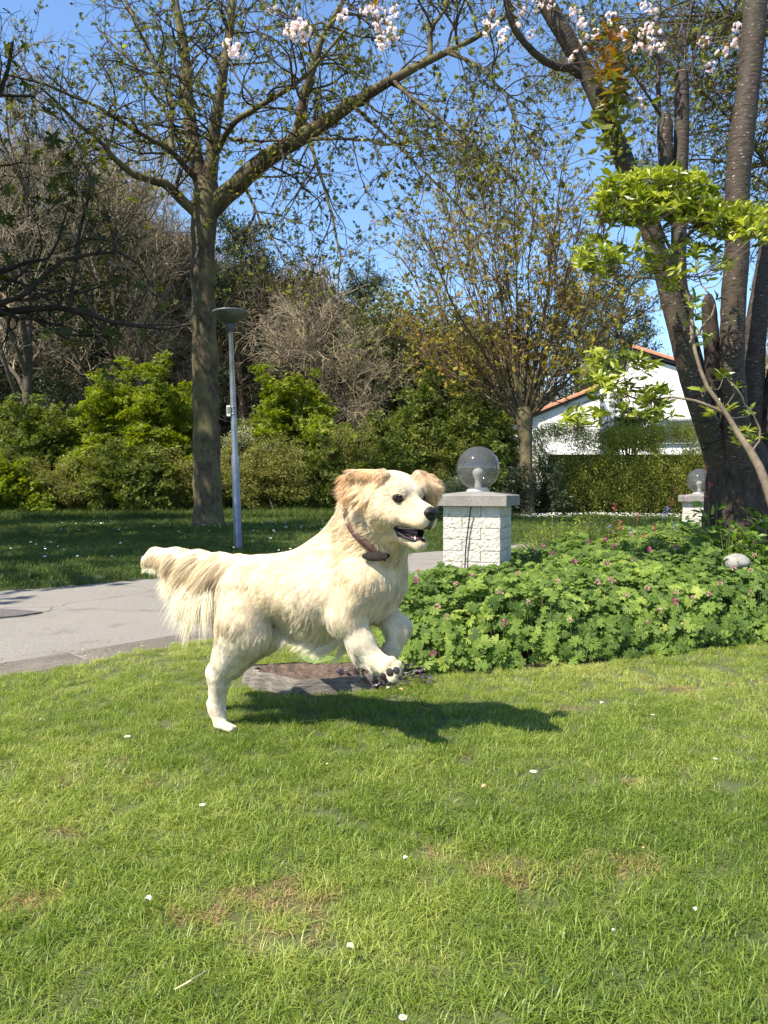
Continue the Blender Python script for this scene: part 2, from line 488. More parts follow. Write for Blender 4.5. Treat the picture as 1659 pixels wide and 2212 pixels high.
    bcap((778, 1386, 27, .09), (812, 1428, 19, .09), .02, 'fore')
    bcap((812, 1428, 19, .09), (836, 1440, 21, .10), .015, 'paw')
    for q in ((846, 1428, 10), (858, 1438, 10.5), (858, 1452, 10), (848, 1464, 10)):
        a = B(836, 1442, .10); b = B(q[0], q[1], .115); cap(a, b, rm(14, a), rm(q[2], b), .008, 'paw')
    # left fore leg (far), folded at the wrist
    bcap((830, 1262, 44, -.06), (822, 1318, 30, -.07), .035, 'upperarm')
    bcap((824, 1318, 26, -.06), (862, 1350, 21, -.02), .02, 'fore')
    bcap((848, 1352, 20, -.03), (868, 1356, 20, -.02), .02, 'fore')
    bcap((868, 1360, 20, -.02), (846, 1404, 17, -.01), .015, 'fore')
    bcap((846, 1404, 19, -.01), (838, 1430, 18, -.02), .012, 'paw')
    for q in (824, 834, 845):
        bcap((838, 1428, 13, -.03), (q, 1446, 9, -.03), .008, 'paw')
    # head
    ell(H(-.078, 0, -.010), (.094, .080, .078), HX, .02, 'skull')
    for sg in (1, -1):
        cap(H(-.050, .030 * sg, .020), H(-.012, .030 * sg, .012), .032, .021, .02, 'skull')
        cap(H(-.062, .046 * sg, -.05), H(-.018, .036 * sg, -.055), .050, .033, .025, 'cheek')
        cap(H(-.010, .025 * sg, -.055), H(.070, .016 * sg, -.056), .024, .0215, .014, 'muzzle')
    cap(H(-.005, 0, -.028), H(.074, 0, -.040), .033, .026, .02, 'muzzle')
    cap(H(.0, 0, -.012), H(.078, 0, -.026), .018, .016, .02, 'muzzle')
    cap(H(-.06, 0, -.085), H(-.004, 0, -.106), .046, .028, .02, 'jaw')
    cap(H(-.004, 0, -.107), H(.060, 0, -.124), .0275, .020, .008, 'jaw')
    # ears: thin flaps, fans of flat strips
    def ear(b0, b1, outer, s_in, s_out, reg):
        o_ = np.array(outer, float); m_ = len(o_)
        for k, q in enumerate(o_):
            f_ = k / (m_ - 1); a = HP(b0[0] * (1 - f_) + b1[0] * f_, b0[1] * (1 - f_) + b1[1] * f_, s_in * (1 + .15 * f_))
            cap(a, HP(q[0], q[1], s_out), .013, .0075, .010, reg)
    ear((830, 1026), (812, 1056), [(776, 1020), (762, 1020), (750, 1030), (746, 1044), (750, 1058), (758, 1071), (768, 1084), (779, 1092), (790, 1085)], .058, .098, 'ear')
    ear((902, 1026), (914, 1052), [(918, 1024), (934, 1030), (945, 1041), (950, 1055), (947, 1068), (940, 1079), (932, 1085)], -.050, -.100, 'ear2')
    # ---- evaluate the field on a grid
    def dist(kind, dt, X):
        if kind == 'c':
            a, b, ra, rb = dt; ab = b - a; t = np.clip(((X - a) @ ab) / (ab @ ab), 0, 1)
            d = X - a - t[..., None] * ab
            return np.sqrt((d * d).sum(-1)) - (ra + (rb - ra) * t)
        c, r, ax = dt; q = (X - c) @ ax.T
        k0 = np.sqrt(((q / r) ** 2).sum(-1)) + 1e-9; k1 = np.sqrt(((q / (r * r)) ** 2).sum(-1)) + 1e-9
        return k0 * (k0 - 1) / k1
    lo = np.full(3, 1e9); hi = -lo; bbs = []
    for kind, dt, k, _ in prim:
        if kind == 'c':
            l = np.minimum(dt[0] - dt[2], dt[1] - dt[3]); h = np.maximum(dt[0] + dt[2], dt[1] + dt[3])
        else: l = dt[0] - dt[1].max(); h = dt[0] + dt[1].max()
        bbs.append((l, h)); lo = np.minimum(lo, l); hi = np.maximum(hi, h)
    h_ = 0.0042; lo -= .03; hi += .03
    n = np.ceil((hi - lo) / h_).astype(int) + 1
    G = np.full(n, 1.0, np.float32)
    ax_ = [lo[i] + np.arange(n[i]) * h_ for i in range(3)]
    for (kind, dt, k, _), (l, hh) in zip(prim, bbs):
        m = .05
        s0 = np.maximum(((l - m - lo) / h_).astype(int), 0); s1 = np.minimum(((hh + m - lo) / h_).astype(int) + 2, n)
        X = np.stack(np.meshgrid(*[ax_[i][s0[i]:s1[i]] for i in range(3)], indexing='ij'), -1)
        d = dist(kind, dt, X).astype(np.float32); sl = tuple(slice(s0[i], s1[i]) for i in range(3))
        g = G[sl]; q = np.maximum(k - np.abs(g - d), 0) / k
        G[sl] = np.minimum(g, d) - q * q * k * .25
    def field(X):
        i = (X - lo) / h_; i0 = np.clip(np.floor(i).astype(int), 0, n - 2); f = i - i0; r = 0
        for dx in (0, 1):
            for dy in (0, 1):
                for dz in (0, 1):
                    w = (f[..., 0] if dx else 1 - f[..., 0]) * (f[..., 1] if dy else 1 - f[..., 1]) * (f[..., 2] if dz else 1 - f[..., 2])
                    r = r + w * G[i0[..., 0] + dx, i0[..., 1] + dy, i0[..., 2] + dz]
        return r
    # surface nets
    ins = G < 0
    c8 = sum(ins[dx:n[0] - 1 + dx, dy:n[1] - 1 + dy, dz:n[2] - 1 + dz].astype(np.int8) for dx in (0, 1) for dy in (0, 1) for dz in (0, 1))
    cells = np.argwhere((c8 > 0) & (c8 < 8))
    vid = np.full(n - 1, -1, np.int64); vid[tuple(cells.T)] = np.arange(len(cells))
    acc = np.zeros((len(cells), 3)); cnt = np.zeros(len(cells))
    cor = [(dx, dy, dz) for dx in (0, 1) for dy in (0, 1) for dz in (0, 1)]
    val = {c: G[tuple((cells + c).T)] for c in cor}
    for c in cor:
        for ax in range(3):
            if c[ax] == 0:
                e = list(c); e[ax] = 1; e = tuple(e); a, b = val[c], val[e]; m = (a < 0) != (b < 0)
                t = np.where(m, a / np.where(m, a - b, 1), 0)
                p = np.tile(np.array(c, float), (len(cells), 1)); p[:, ax] = t
                acc[m] += p[m]; cnt[m] += 1
    V = lo + (cells + acc / cnt[:, None]) * h_
    quads = []
    for ax in range(3):
        o1, o2 = [(1, 2), (2, 0), (0, 1)][ax]
        a = ins[tuple(slice(0, -1) if i == ax else slice(1, -1) for i in range(3))]
        b = ins[tuple(slice(1, None) if i == ax else slice(1, -1) for i in range(3))]
        for flag, flip in ((a & ~b, False), (~a & b, True)):
            e = np.argwhere(flag)
            for i in range(3):
                if i != ax: e[:, i] += 1
            u = np.zeros(3, int); u[o1] = 1; w = np.zeros(3, int); w[o2] = 1
            q = np.stack([vid[tuple((e - u - w).T)], vid[tuple((e - w).T)], vid[tuple(e.T)], vid[tuple((e - u).T)]], 1)
            if flip: q = q[:, ::-1]
            quads.append(q)
    Q = np.concatenate(quads); Q = Q[(Q >= 0).all(1)]
    eps = .003
    def grad(X):
        g = np.stack([field(X + np.eye(3)[i] * eps) - field(X - np.eye(3)[i] * eps) for i in range(3)], -1)
        return nrm(g)
    for _ in range(3):
        V = V - grad(V) * field(V)[:, None] * .7
    def regw(X):
        D = np.stack([dist(kind, dt, X) for kind, dt, _, _ in prim], 1)
        W = np.exp(-(D - D.min(1, keepdims=True)) / .012)
        M = np.zeros((len(X), len(regs)))
        for j, (_, _, _, rgi) in enumerate(prim): M[:, rgi] += W[:, j]
        return M / M.sum(1, keepdims=True)
    LEN = np.array([RG[r][0] for r in regs]); LIFT = np.array([RG[r][1] for r in regs]); FLOW = np.array([nrm(RG[r][2]) for r in regs])
    COLR = np.array([RG[r][3] for r in regs]); GRAV = np.array([RG[r][4] for r in regs]); DEN = np.array([RG[r][5] for r in regs])
    def march(p, d, step=.0008, mx=.2):
        p = np.array(p, float)
        for _ in range(int(mx / step)):
            if field(p[None])[0] > 0: break
            p = p + d * step
        return p
    EYES = [(march(H(-.035, .047, -.001), F), 1), (march(H(-.035, -.047, -.001), F), -1)]
    NOSE = H(.092, 0, -.030)
    # lip line points (near side), for pigment and fur mask
    def lip_pts(sg):
        up = [H(-.016, .046 * sg, -.079), H(.012, .042 * sg, -.084), H(.040, .034 * sg, -.0815), H(.068, .024 * sg, -.0785), H(.086, .008 * sg, -.072)]
        lo_ = [H(-.014, .043 * sg, -.085), H(.010, .034 * sg, -.102), H(.036, .027 * sg, -.110), H(.060, .016 * sg, -.113), H(.074, .0 * sg, -.113)]
        return np.array(up), np.array(lo_)
    def seg_d(X, pts):
        r = np.full(len(X), 9.0)
        for a, b in zip(pts[:-1], pts[1:]):
            ab = b - a; t = np.clip(((X - a) @ ab) / (ab @ ab), 0, 1); r = np.minimum(r, np.linalg.norm(X - a - t[:, None] * ab, axis=1))
        return r
    lipd = lambda X: np.min([seg_d(X, q) for sg in (1, -1) for q in lip_pts(sg)], axis=0)
    inmouth = lambda X: seg_d(X, np.array([H(-.01, 0, -.09), H(.075, 0, -.0955)]))
    eyed = lambda X: np.min([np.linalg.norm((X - e) @ HX.T * np.array([1, 0.72, 1.2]), axis=1) for e, _ in EYES], axis=0)
    PADS = [B(838, 1450, .135), B(852, 1446, .13), B(862, 1448, .13), B(846, 1462, .13)]
    padc = [(830, 1456, 6.5), (844, 1450, 9), (858, 1446, 8)]
    def col_at(X, M=None):
        M = regw(X) if M is None else M
        c = M @ COLR
        nz = fbm(X, 5, 14, 3)[:, None]; nz2 = fbm(X, 9, 4.5, 2)[:, None]
        c = c * (1 + .22 * (nz - .5) + .2 * (nz2 - .5))
        warm = np.clip((nz2 - .44) * 3.2, 0, 1) * .55
        c = c * (1 - warm) + np.array(C_WARM) * warm
        # warmer streak from the eyes to the nose, pale forehead
        loc = (X - O) @ HX.T
        w = np.exp(-((loc[:, 0] - .02) ** 2 / .0012 + (loc[:, 1] - .022) ** 2 / .0003 + (loc[:, 2] + .02) ** 2 / .0004))[:, None] * .55
        c = c * (1 - w) + np.array((.74, .52, .30)) * w
        w = np.exp(-((loc[:, 1]) ** 2 / .0012 + (loc[:, 2] - .04) ** 2 / .0016))[:, None] * .6 * (loc[:, 0:1] > -.13)
        c = c * (1 - w) + np.array((.86, .79, .64)) * w
        return c
    def dark_mouth(X):
        q = (X - O) @ HX.T
        return np.clip((q[:, 0] + .012) / .006, 0, 1) * (q[:, 0] < .085) * np.clip((-.0785 - q[:, 2]) / .003, 0, 1) * np.clip((q[:, 2] + .1145 + .02 * np.clip(.02 - q[:, 0], 0, 1)) / .003, 0, 1) * (np.abs(q[:, 1]) < .05)
    M = regw(V); vc = col_at(V, M) * .8
    dk = np.clip(1 - (lipd(V) - .0035) / .003, 0, 1)[:, None]; vc = vc * (1 - dk) + np.array((.018, .014, .014)) * dk
    dk = np.clip(1 - (inmouth(V) - .016) / .004, 0, 1)[:, None]; vc = vc * (1 - dk) + np.array((.035, .016, .018)) * dk
    dk = np.clip(1 - (eyed(V) - .0150) / .002, 0, 1)[:, None]; vc = vc * (1 - dk) + np.array((.02, .014, .01)) * dk
    dk = np.clip(1 - (np.linalg.norm(V - NOSE, axis=1) - .020) / .004, 0, 1)[:, None]; vc = vc * (1 - dk) + np.array((.02, .017, .017)) * dk
    t = NT('dog_skin'); t.base(t.attr('col', out='Color')); t.b.inputs['Roughness'].default_value = .75
    t.b.inputs['Specular IOR Level'].default_value = .2
    skin = t.m
    dk = np.clip(1 - (seg_d(V, np.array([NOSE, H(.088, 0, -.072)])) - .010) / .006, 0, 1)[:, None] * .85; vc = vc * (1 - dk) + np.array((.03, .024, .022)) * dk
    dk = dark_mouth(V)[:, None]; vc = vc * (1 - dk) + np.array((.028, .015, .017)) * dk
    root_loc = np.array([P0[0], P0[1], 0.0])
    me = mesh_data('dog', V, [Q], skin, True, {'col': np.concatenate([vc, np.ones((len(vc), 1))], 1)})
    dog = obj('dog', me)
    tag(dog, 'cream golden retriever leaping over the lawn with its mouth open and tail out', 'dog')
    # ---- fur
    tri = np.concatenate([Q[:, [0, 1, 2]], Q[:, [0, 2, 3]]])
    a, b, c = V[tri[:, 0]], V[tri[:, 1]], V[tri[:, 2]]
    area = np.linalg.norm(np.cross(b - a, c - a), axis=1) * .5
    w = area * (M[tri[:, 0]] @ DEN); w /= w.sum()
    N = FUR_N
    ti = rng.choice(len(tri), N, p=w); r1 = np.sqrt(rng.random(N))[:, None]; r2 = rng.random(N)[:, None]
    X = a[ti] * (1 - r1) + b[ti] * r1 * (1 - r2) + c[ti] * r1 * r2
    NN = grad(X); Mx = regw(X)
    keep = (dark_mouth(X) < .5) & (seg_d(X, np.array([NOSE, H(.088, 0, -.072)])) > .0125) & (lipd(X) > .006) & (eyed(X) > .0165) & (np.linalg.norm(X - NOSE, axis=1) > .021) & (inmouth(X) > .019)
    for q in padc:
        pc = B(q[0], q[1], .13); keep &= ~((np.linalg.norm(X - pc, axis=1) < rm(q[2] * 1.0, pc) + .004))
    X, NN, Mx = X[keep], NN[keep], Mx[keep]; N = len(X)
    ln = Mx @ LEN; lift = Mx @ LIFT; fl = Mx @ FLOW; gr = Mx @ GRAV
    tors = Mx[:, [regs.index(r) for r in ('side', 'belly', 'chest')]].sum(1)
    under = np.clip(-NN[:, 2] - .35, 0, 1) * tors
    ln = ln * (1 + under * 2.2); gr = gr + under * .3
    thigh = Mx[:, [regs.index(r) for r in ('thigh', 'shank')]].sum(1)
    back = np.clip(-(NN @ A) - .35, 0, 1) * thigh * (X[:, 2] > .22)
    ln = ln + back * .045; lift = lift + back * .12
    fore = Mx[:, regs.index('fore')] * np.clip((-NN @ (A * .75 + np.array([0, 0, .65]))) - .25, 0, 1)
    ln = ln + fore * .055; lift = lift + fore * .3; fl = fl + fore[:, None] * down * .8
    te = Mx[:, regs.index('tail')]
    lowt = np.clip(-NN[:, 2] + .1, 0, 1) * te
    tx = np.clip((X[:, 0] - B(316, 1200, .04)[0]) / (B(490, 1200, .01)[0] - B(316, 1200, .04)[0]), 0, 1)
    prof_t = np.interp(tx, [0, .15, .35, .6, .8, 1], [.15, .23, .45, .80, 1.12, 1.05])
    ln = ln * (1 - te + te * prof_t * (1 + lowt * .25)); gr = gr + lowt * .4
    fl = nrm(fl) + lowt[:, None] * (down * 1.1 + A * .45)
    tipm = (te * np.clip(1 - tx / .3, 0, 1))[:, None]; fl = nrm(fl) * (1 - tipm * .7) + tipm * .7 * (down + A * .35)
    hi_t = np.clip(NN[:, 2] - .2, 0, 1) * te; ln = ln * (1 - hi_t * .55)
    ee = Mx[:, regs.index('ear')]
    backear = np.clip(-(X - HP(775, 1045, .1)) @ F / .03, 0, 1) * ee; ln = ln + backear * .025
    nk = Mx[:, regs.index('neck')] * np.clip(-(NN @ A) - .1, 0, 1); ln = ln + nk * .022; lift = lift + nk * .2
    wav = fbm(X, 21, 16, 2)[:, None] - .5; wav2 = fbm(X, 33, 16, 2)[:, None] - .5
    fl = nrm(fl) + nrm(np.cross(NN, fl)) * wav * 1.5 + A * wav2 * .3
    fl = fl - NN * (fl * NN).sum(1, keepdims=True); fl = nrm(fl)
    ln = ln * rng.uniform(.6, 1.15, N)
    K = 7
    tt = np.linspace(0, 1, K)[None, :, None]
    d0 = nrm(NN * (lift * rng.uniform(.4, 1.2, N))[:, None] + fl + rng.normal(size=(N, 3)) * .06)
    bend = fl - NN * .12
    Pt = X[:, None] - NN[:, None] * .0015 + ln[:, None, None] * (tt * d0[:, None] * (1 - .35 * tt) + .35 * tt ** 2 * bend[:, None] + down * (gr[:, None, None] * .55 * tt ** 2))
    # clumps: strands lean to the tip of a nearby guide
    ng = N // 60; gi = rng.choice(N, ng, replace=False)
    kd = KDTree(ng)
    sc_l = 1.0
    for j, q in enumerate(X[gi]): kd.insert(q, j)
    kd.balance()
    near = np.array([kd.find(q)[1] for q in X]); g = gi[near]
    rel = Pt[g]
    lr = (ln / ln[g])[:, None, None]
    target = rel[:, :1] + (rel - rel[:, :1]) * np.clip(lr, .6, 1.3)
    ear_m = np.clip(ee + Mx[:, regs.index('ear2')], 0, 1)
    cw = np.clip((ln - .004) / .02, 0, 1)[:, None, None] * (.62 - .34 * ear_m)[:, None, None] * tt ** 1.3
    loose = (rng.random(N) < .22)[:, None, None]
    cw = np.where(loose, cw * .2, cw)
    Pt = Pt * (1 - cw) + target * cw
    # slight wave
    ph_ = fbm(X[g], 3, 60, 1) * 6.28
    side = nrm(np.cross(NN, fl))
    Pt = Pt + side[:, None] * (np.sin(tt * 7 + ph_[:, None, None]) * .035 * ln[:, None, None] * tt)
    # keep strands outside the skin
    Y = Pt.reshape(-1, 3); inb = ((Y > lo + .01) & (Y < hi - .01)).all(1)
    fv = np.full(len(Y), .02); fv[inb] = field(Y[inb]); root_mask = np.tile(np.arange(K) == 0, N)
    bad = (fv < .0008) & ~root_mask
    Y[bad] += grad(Y[bad]) * (.0012 - fv[bad])[:, None]
    Pt = Y.reshape(N, K, 3)
    cs = col_at(X, Mx)
    cl = rng.uniform(.76, 1.08, ng)[near] * rng.uniform(.80, 1.12, N); cs = cs * cl[:, None]
    pale = (rng.random(N) < .25)[:, None]; cs = np.where(pale, cs * .5 + np.array((.90, .82, .66)) * .5, cs)
    # pale tips on the underside of tail and belly
    u = np.clip(lowt + under, 0, 1)[:, None] * .7; cs = cs * (1 - u) + np.array((.92, .88, .72)) * u
    cs = np.clip(cs, 0, .95)
    hc = bpy.data.hair_curves.new('fur'); hc.add_curves([K] * N)
    hc.attributes['position'].data.foreach_set('vector', Pt.astype(np.float32).ravel()) if 'position' in hc.attributes else hc.points.foreach_set('position', Pt.astype(np.float32).ravel())
    rad = np.clip(.00042 + ln * .003, 0, .00062)[:, None] * np.array([1, 1, .95, .85, .7, .5, .18])[None]
    ra = hc.attributes.get('radius') or hc.attributes.new('radius', 'FLOAT', 'POINT'); ra.data.foreach_set('value', rad.astype(np.float32).ravel())
    ca = hc.attributes.new('col', 'FLOAT_COLOR', 'CURVE'); ca.data.foreach_set('color', np.concatenate([cs, np.ones((N, 1))], 1).astype(np.float32).ravel())
    t = NT('dog_fur'); cc = t.attr('col', out='Color'); t.base(cc); t.b.inputs['Roughness'].default_value = .55; t.b.inputs['Specular IOR Level'].default_value = .25
    tr = t.node('ShaderNodeBsdfTranslucent'); t.link(cc, tr.inputs[0])
    mx = t.node('ShaderNodeMixShader'); mx.inputs[0].default_value = .35
    t.link(t.b.outputs[0], mx.inputs[1]); t.link(tr.outputs[0], mx.inputs[2]); t.link(mx.outputs[0], t.out.inputs[0])
    hc.materials.append(t.m)
    fur = obj('fur', hc, dog)
    # ---- eyes, nose, mouth, pads, collar
    me_ = mat_plain('dog_eye', (.012, .006, .004), .12, .35)
    nose_m = mat_plain('dog_nose', (.012, .011, .012), .5, .35, ns=140, amp=.3, bump=.5, bdist=.001)
    mouth_m = mat_plain('dog_mouth', (.045, .018, .020), .35, .5, ns=60, amp=.3)
    tongue_m = mat_plain('dog_tongue', (.22, .075, .08), .35, .5, ns=90, amp=.2, bump=.3, bdist=.001)
    lip_m = mat_plain('dog_lip', (.020, .014, .015), .6, .3, ns=200, amp=.5, bump=.4, bdist=.001)
    tooth_m = mat_plain('dog_tooth', (.78, .74, .62), .25, .5)
    pad_m = mat_plain('dog_pad', (.030, .024, .024), .7, .3, ns=120, amp=.4, bump=.6, bdist=.001)
    for e, sg in EYES:
        v, f = ellipsoid(e - F * .0075, (.0125, .0150, .0098), HX.T, 24, 16)
        MB().add(v, f).build('eye', me_, dog, True)
    # nose: rounded pad with two nostrils
    v, f = ellipsoid((0, 0, 0), (1, 1, 1), None, 28, 20)
    q = v.copy(); up_ = (q[:, 2] > 0)
    q = q * np.array([.0165, .0250, .0190]); q[:, 1] *= (1 + .22 * np.clip(v[:, 2], -1, 1)); q[:, 0] += .003 * (v[:, 2] > 0) * v[:, 2]
    for sg in (1, -1):
        dn = ((v[:, 1] - .5 * sg) ** 2 / .05 + (v[:, 2] + .05) ** 2 / .06); q[:, 0] -= (.0075 * np.exp(-dn)) * (v[:, 0] > 0)
    v2 = NOSE + F * .0015 + q @ HX
    MB().add(v2, f).build('nose', nose_m, dog, True)
    # mouth lining
    m = MB(); rowsU = []; ns_ = 9
    prof = [(-.016, .042, -.080, -.086), (.004, .036, -.078, -.102), (.022, .031, -.074, -.110), (.042, .026, -.071, -.113), (.060, .018, -.069, -.115), (.070, .007, -.069, -.115)]
    V_ = []
    for f_, w_, u1, u0 in prof:
        for k in range(8):
            an = k / 8 * 2 * math.pi; cy = (u1 + u0) / 2; hh = (u1 - u0) / 2 + .001
            V_.append(H(f_, math.cos(an) * w_ * .92, cy + math.sin(an) * hh))
    V_ = np.array(V_); Fq = [[i * 8 + k, i * 8 + (k + 1) % 8, (i + 1) * 8 + (k + 1) % 8, (i + 1) * 8 + k] for i in range(len(prof) - 2) for k in range(8)]
    # lining as floor and palate only, open at the side: keep lower and upper faces
    Fq = [q_ for q_ in Fq if True]
    inner = V_.copy(); cen = np.array([H(f_, 0, (u1 + u0) / 2) for f_, w_, u1, u0 in prof for k in range(8)])
    inner = cen + (V_ - cen) * np.array(.80)
    m.add(inner, np.array(Fq)); m.build('mouth_lining', mouth_m, dog, True)
    v, f = ellipsoid(H(.034, .002, -.1055), (.036, .0195, .005), HX.T, 20, 12)
    MB().add(v, f).build('tongue', tongue_m, dog, True)
    for sg in (1, -1):
        up_l, lo_l = lip_pts(sg)
        for pts, nm in ((up_l, 'upper'), (lo_l, 'lower')):
            rr = np.array([.003, .0034, .003, .0028, .0022]) * (.9 if nm == 'upper' else 1.45)
            q = resample(np.concatenate([pts, rr[:, None]], 1), 16)
            v, f, _ = tubes(q[None, :, :3], q[None, :, 3], 8); MB().add(v, f).build('lip', lip_m, dog, True)
    for f_, s_, hgt, r_ in ((.056, .0155, .016, .0034), (.056, -.0155, .016, .0034), (.064, .008, .006, .0024), (.066, .003, .006, .0024), (.066, -.003, .006, .0024), (.064, -.008, .006, .0024), (.042, .019, .006, .003), (.032, .022, .006, .0035)):
        q = np.array([H(f_, s_, -.114), H(f_, s_, -.114 + hgt * .5), H(f_ - .001, s_ * 1.05, -.114 + hgt)])
        v, f, _ = tubes(q[None], np.array([[r_, r_ * .8, r_ * .15]]), 8); MB().add(v, f).build('tooth', tooth_m, dog, True)
    for q in padc:
        pc = B(q[0], q[1], .115); r_ = rm(q[2], pc)
        # push out to the surface
        pc = march(pc, R + A * .2, .0008, .06)
        v, f = ellipsoid(pc, (r_ * 1.0, r_ * .45, r_ * 1.05), AX.T, 18, 10); v = v
        MB().add(v, f).build('pad', pad_m, dog, True)
    # claws of the standing foot
    # collar
    cx = B(811, 1149, .0); an_ax = nrm(np.array([.52, -.36, .77]))
    e1 = nrm(np.cross(an_ax, [0, 0, 1.0])); e2 = np.cross(an_ax, e1)
    ring = []
    for k in range(64):
        an = k / 64 * 2 * math.pi; d = math.cos(an) * e1 + math.sin(an) * e2
        ring.append(march(cx, d, .001, .2) + d * (.009 if d[0] < .35 else .003))
    ring = np.array(ring)
    for _ in range(6): ring = (ring + np.roll(ring, 1, 0) + np.roll(ring, -1, 0)) / 3
    out = nrm(ring - cx); wdt = .0115
    V_ = np.concatenate([ring + an_ax * wdt - out * .002, ring + an_ax * wdt * .8 + out * .002, ring - an_ax * wdt * .8 + out * .002, ring - an_ax * wdt - out * .002])
    Fq = np.array([[j * 64 + i, j * 64 + (i + 1) % 64, ((j + 1) % 4) * 64 + (i + 1) % 64, ((j + 1) % 4) * 64 + i] for j in range(4) for i in range(64)])
    col_m = mat_plain('collar_leather', (.075, .034, .024), .6, .4, ns=70, amp=.5, bump=.5, bdist=.002)
    collar = MB().add(V_, Fq).build('collar', col_m, dog, True); collar['label'] = 'worn dark brown leather collar'
    tp = P(807, 1201, 0); i = np.argmin([abs((P(806, 1199, q[1]) - q)[0]) + abs((P(806, 1199, q[1]) - q)[2]) + (0 if q[1] < cx[1] else 1) for q in ring])
    pc = P(806, 1201, ring[i][1] - .006)
    AXt = np.array([nrm([1, -.25, .03]), nrm([-.25, -.9, .5]), nrm([.1, .45, .9])])
    v, f = ellipsoid(pc + np.array([.008, 0, 0]), (.044, .006, .0165), AXt.T, 28, 14)
    o = MB().add(v, f).build('pouch', mat_plain('pouch_leather', (.014, .010, .008), .75, .2, ns=90, amp=.4, bump=.3, bdist=.001), collar, True)
    return dog
# ------------------------------------------------------------------ ground, road, lawn
G_ = np.random.default_rng(3)
NEAR = np.array([(-14, -9.5), (-6, -1.3), (-1.64, 3.28), (-.935, 4.09), (0, 5.15), (.9, 6.1), (2.2, 7.6), (3.6, 9.4), (6, 12), (12, 17.5), (30, 33)], float)
FAR = np.array([(-20, -4), (-9, 1.2), (-5, 4.7), (-3.2, 6.4), (-2.27, 7.25), (-.8, 8.9), (.78, 10.7), (2.4, 12.3), (5, 15), (12, 21.5), (30, 37)], float)
def curve(c, n):
    return resample(c, n)
def dist_poly(X, c):
    """signed distance to an open polyline: positive on its left"""
    best = np.full(len(X), 1e9); sg = np.ones(len(X))
    for a, b in zip(c[:-1], c[1:]):
        ab = b - a; t = np.clip(((X - a) @ ab) / (ab @ ab), 0, 1); q = X - a - t[:, None] * ab; d = np.linalg.norm(q, axis=1)
        s_ = np.sign(ab[0] * (X[:, 1] - a[1]) - ab[1] * (X[:, 0] - a[0])); m = d < best; best = np.where(m, d, best); sg = np.where(m, s_, sg)
    return best * sg
def strip(c0, c1, n, m, zf):
    a = curve(c0, n); b = curve(c1, n); t = np.linspace(0, 1, m)[None, :, None]
    p = a[:, None, :2] * (1 - t) + b[:, None, :2] * t
    X = p.reshape(-1, 2); V = np.column_stack([X, zf(X)])
    i = np.arange(n - 1)[:, None] * m; j = np.arange(m - 1)[None]
    F = np.stack([i + j, i + j + 1, i + m + j + 1, i + m + j], -1).reshape(-1, 4)
    return V, F[:, ::-1]
def verge_z(X): 
    d = -dist_poly(X, FAR); d = np.abs(d)
    return -.05 * np.clip(1 - d / .25, 0, 1) + .01 + .10 * np.clip((d - .3) / 3, 0, 1) * (fbm(X, 4, .35, 2) - .3) * 1.0
def lawn_z(X): return .022 * (fbm(X, 8, 1.3, 2) - .5)

t = NT('soil'); t.base(t.ramp(t.noise(6, 6), [(.3, (.050, .062, .018)), (.7, (.095, .105, .034))])); t.b.inputs['Roughness'].default_value = .95; soil_m = t.m
t = NT('verge_ground'); t.base(t.ramp(t.noise(2.2, 8), [(.3, (.028, .050, .010)), (.7, (.060, .085, .020))])); t.b.inputs['Roughness'].default_value = .95; t.bump(t.noise(40, 6), .6, .03); verge_m = t.m
g = obj('ground', mesh_data('ground', [[-300, -300, -.12], [300, -300, -.12], [300, 300, -.12], [-300, 300, -.12]], [np.array([[0, 1, 2, 3]])], verge_m)); g['kind'] = 'structure'

# asphalt road
t = NT('asphalt')
n1 = t.noise(1.3, 5); n2 = t.noise(220, 3); n3 = t.noise(14, 6)
c = t.ramp(n1, [(.3, (.155, .137, .112)), (.7, (.225, .200, .168))])
c = t.mix(.40, c, t.ramp(n2, [(.38, (.07, .065, .06)), (.62, (.36, .34, .31))])); c = t.mix(.30, c, t.ramp(t.noise(70, 3, .8), [(.40, (.06, .055, .05)), (.60, (.38, .35, .30))]))
c = t.mix(t.math('MULTIPLY', n3, .35), c, (.30, .265, .205))
n4 = t.noise(3.2, 7, .7); c = t.mix(t.ramp(n4, [(.56, (0, 0, 0)), (.66, (.55, .55, .55))]), c, (.13, .115, .095))
wv = t.node('ShaderNodeTexVoronoi', feature='DISTANCE_TO_EDGE'); wv.inputs['Scale'].default_value = .9
tcw = t.node('ShaderNodeTexCoord'); nz_ = t.node('ShaderNodeTexNoise'); nz_.inputs['Scale'].default_value = 3.0; nz_.inputs['Detail'].default_value = 6
t.link(tcw.outputs['Object'], nz_.inputs['Vector']); t.link(t.mix(.25, tcw.outputs['Object'], nz_.outputs['Color']), wv.inputs['Vector'])
c = t.mix(t.ramp(wv.outputs['Distance'], [(.002, (.75, .75, .75)), (.010, (0, 0, 0))]), c, (.07, .062, .05))
t.base(c); t.b.inputs['Roughness'].default_value = .85; t.bump(n2, .5, .004); asphalt = t.m
off = lambda c, d: c + d * np.column_stack([-np.gradient(c[:, 1]), np.gradient(c[:, 0])]) / np.linalg.norm(np.column_stack([np.gradient(c[:, 0]), np.gradient(c[:, 1])]), axis=1)[:, None]
N_in = off(NEAR, .0); N_out = off(NEAR, .42)
V, F = strip(off(NEAR, -.15), off(FAR, .25), 120, 14, lambda X: np.full(len(X), -.045) + .01 * fbm(X, 2, .8, 2))
o = MB().add(V, F).build('road', asphalt, smooth=True); o['kind'] = 'structure'
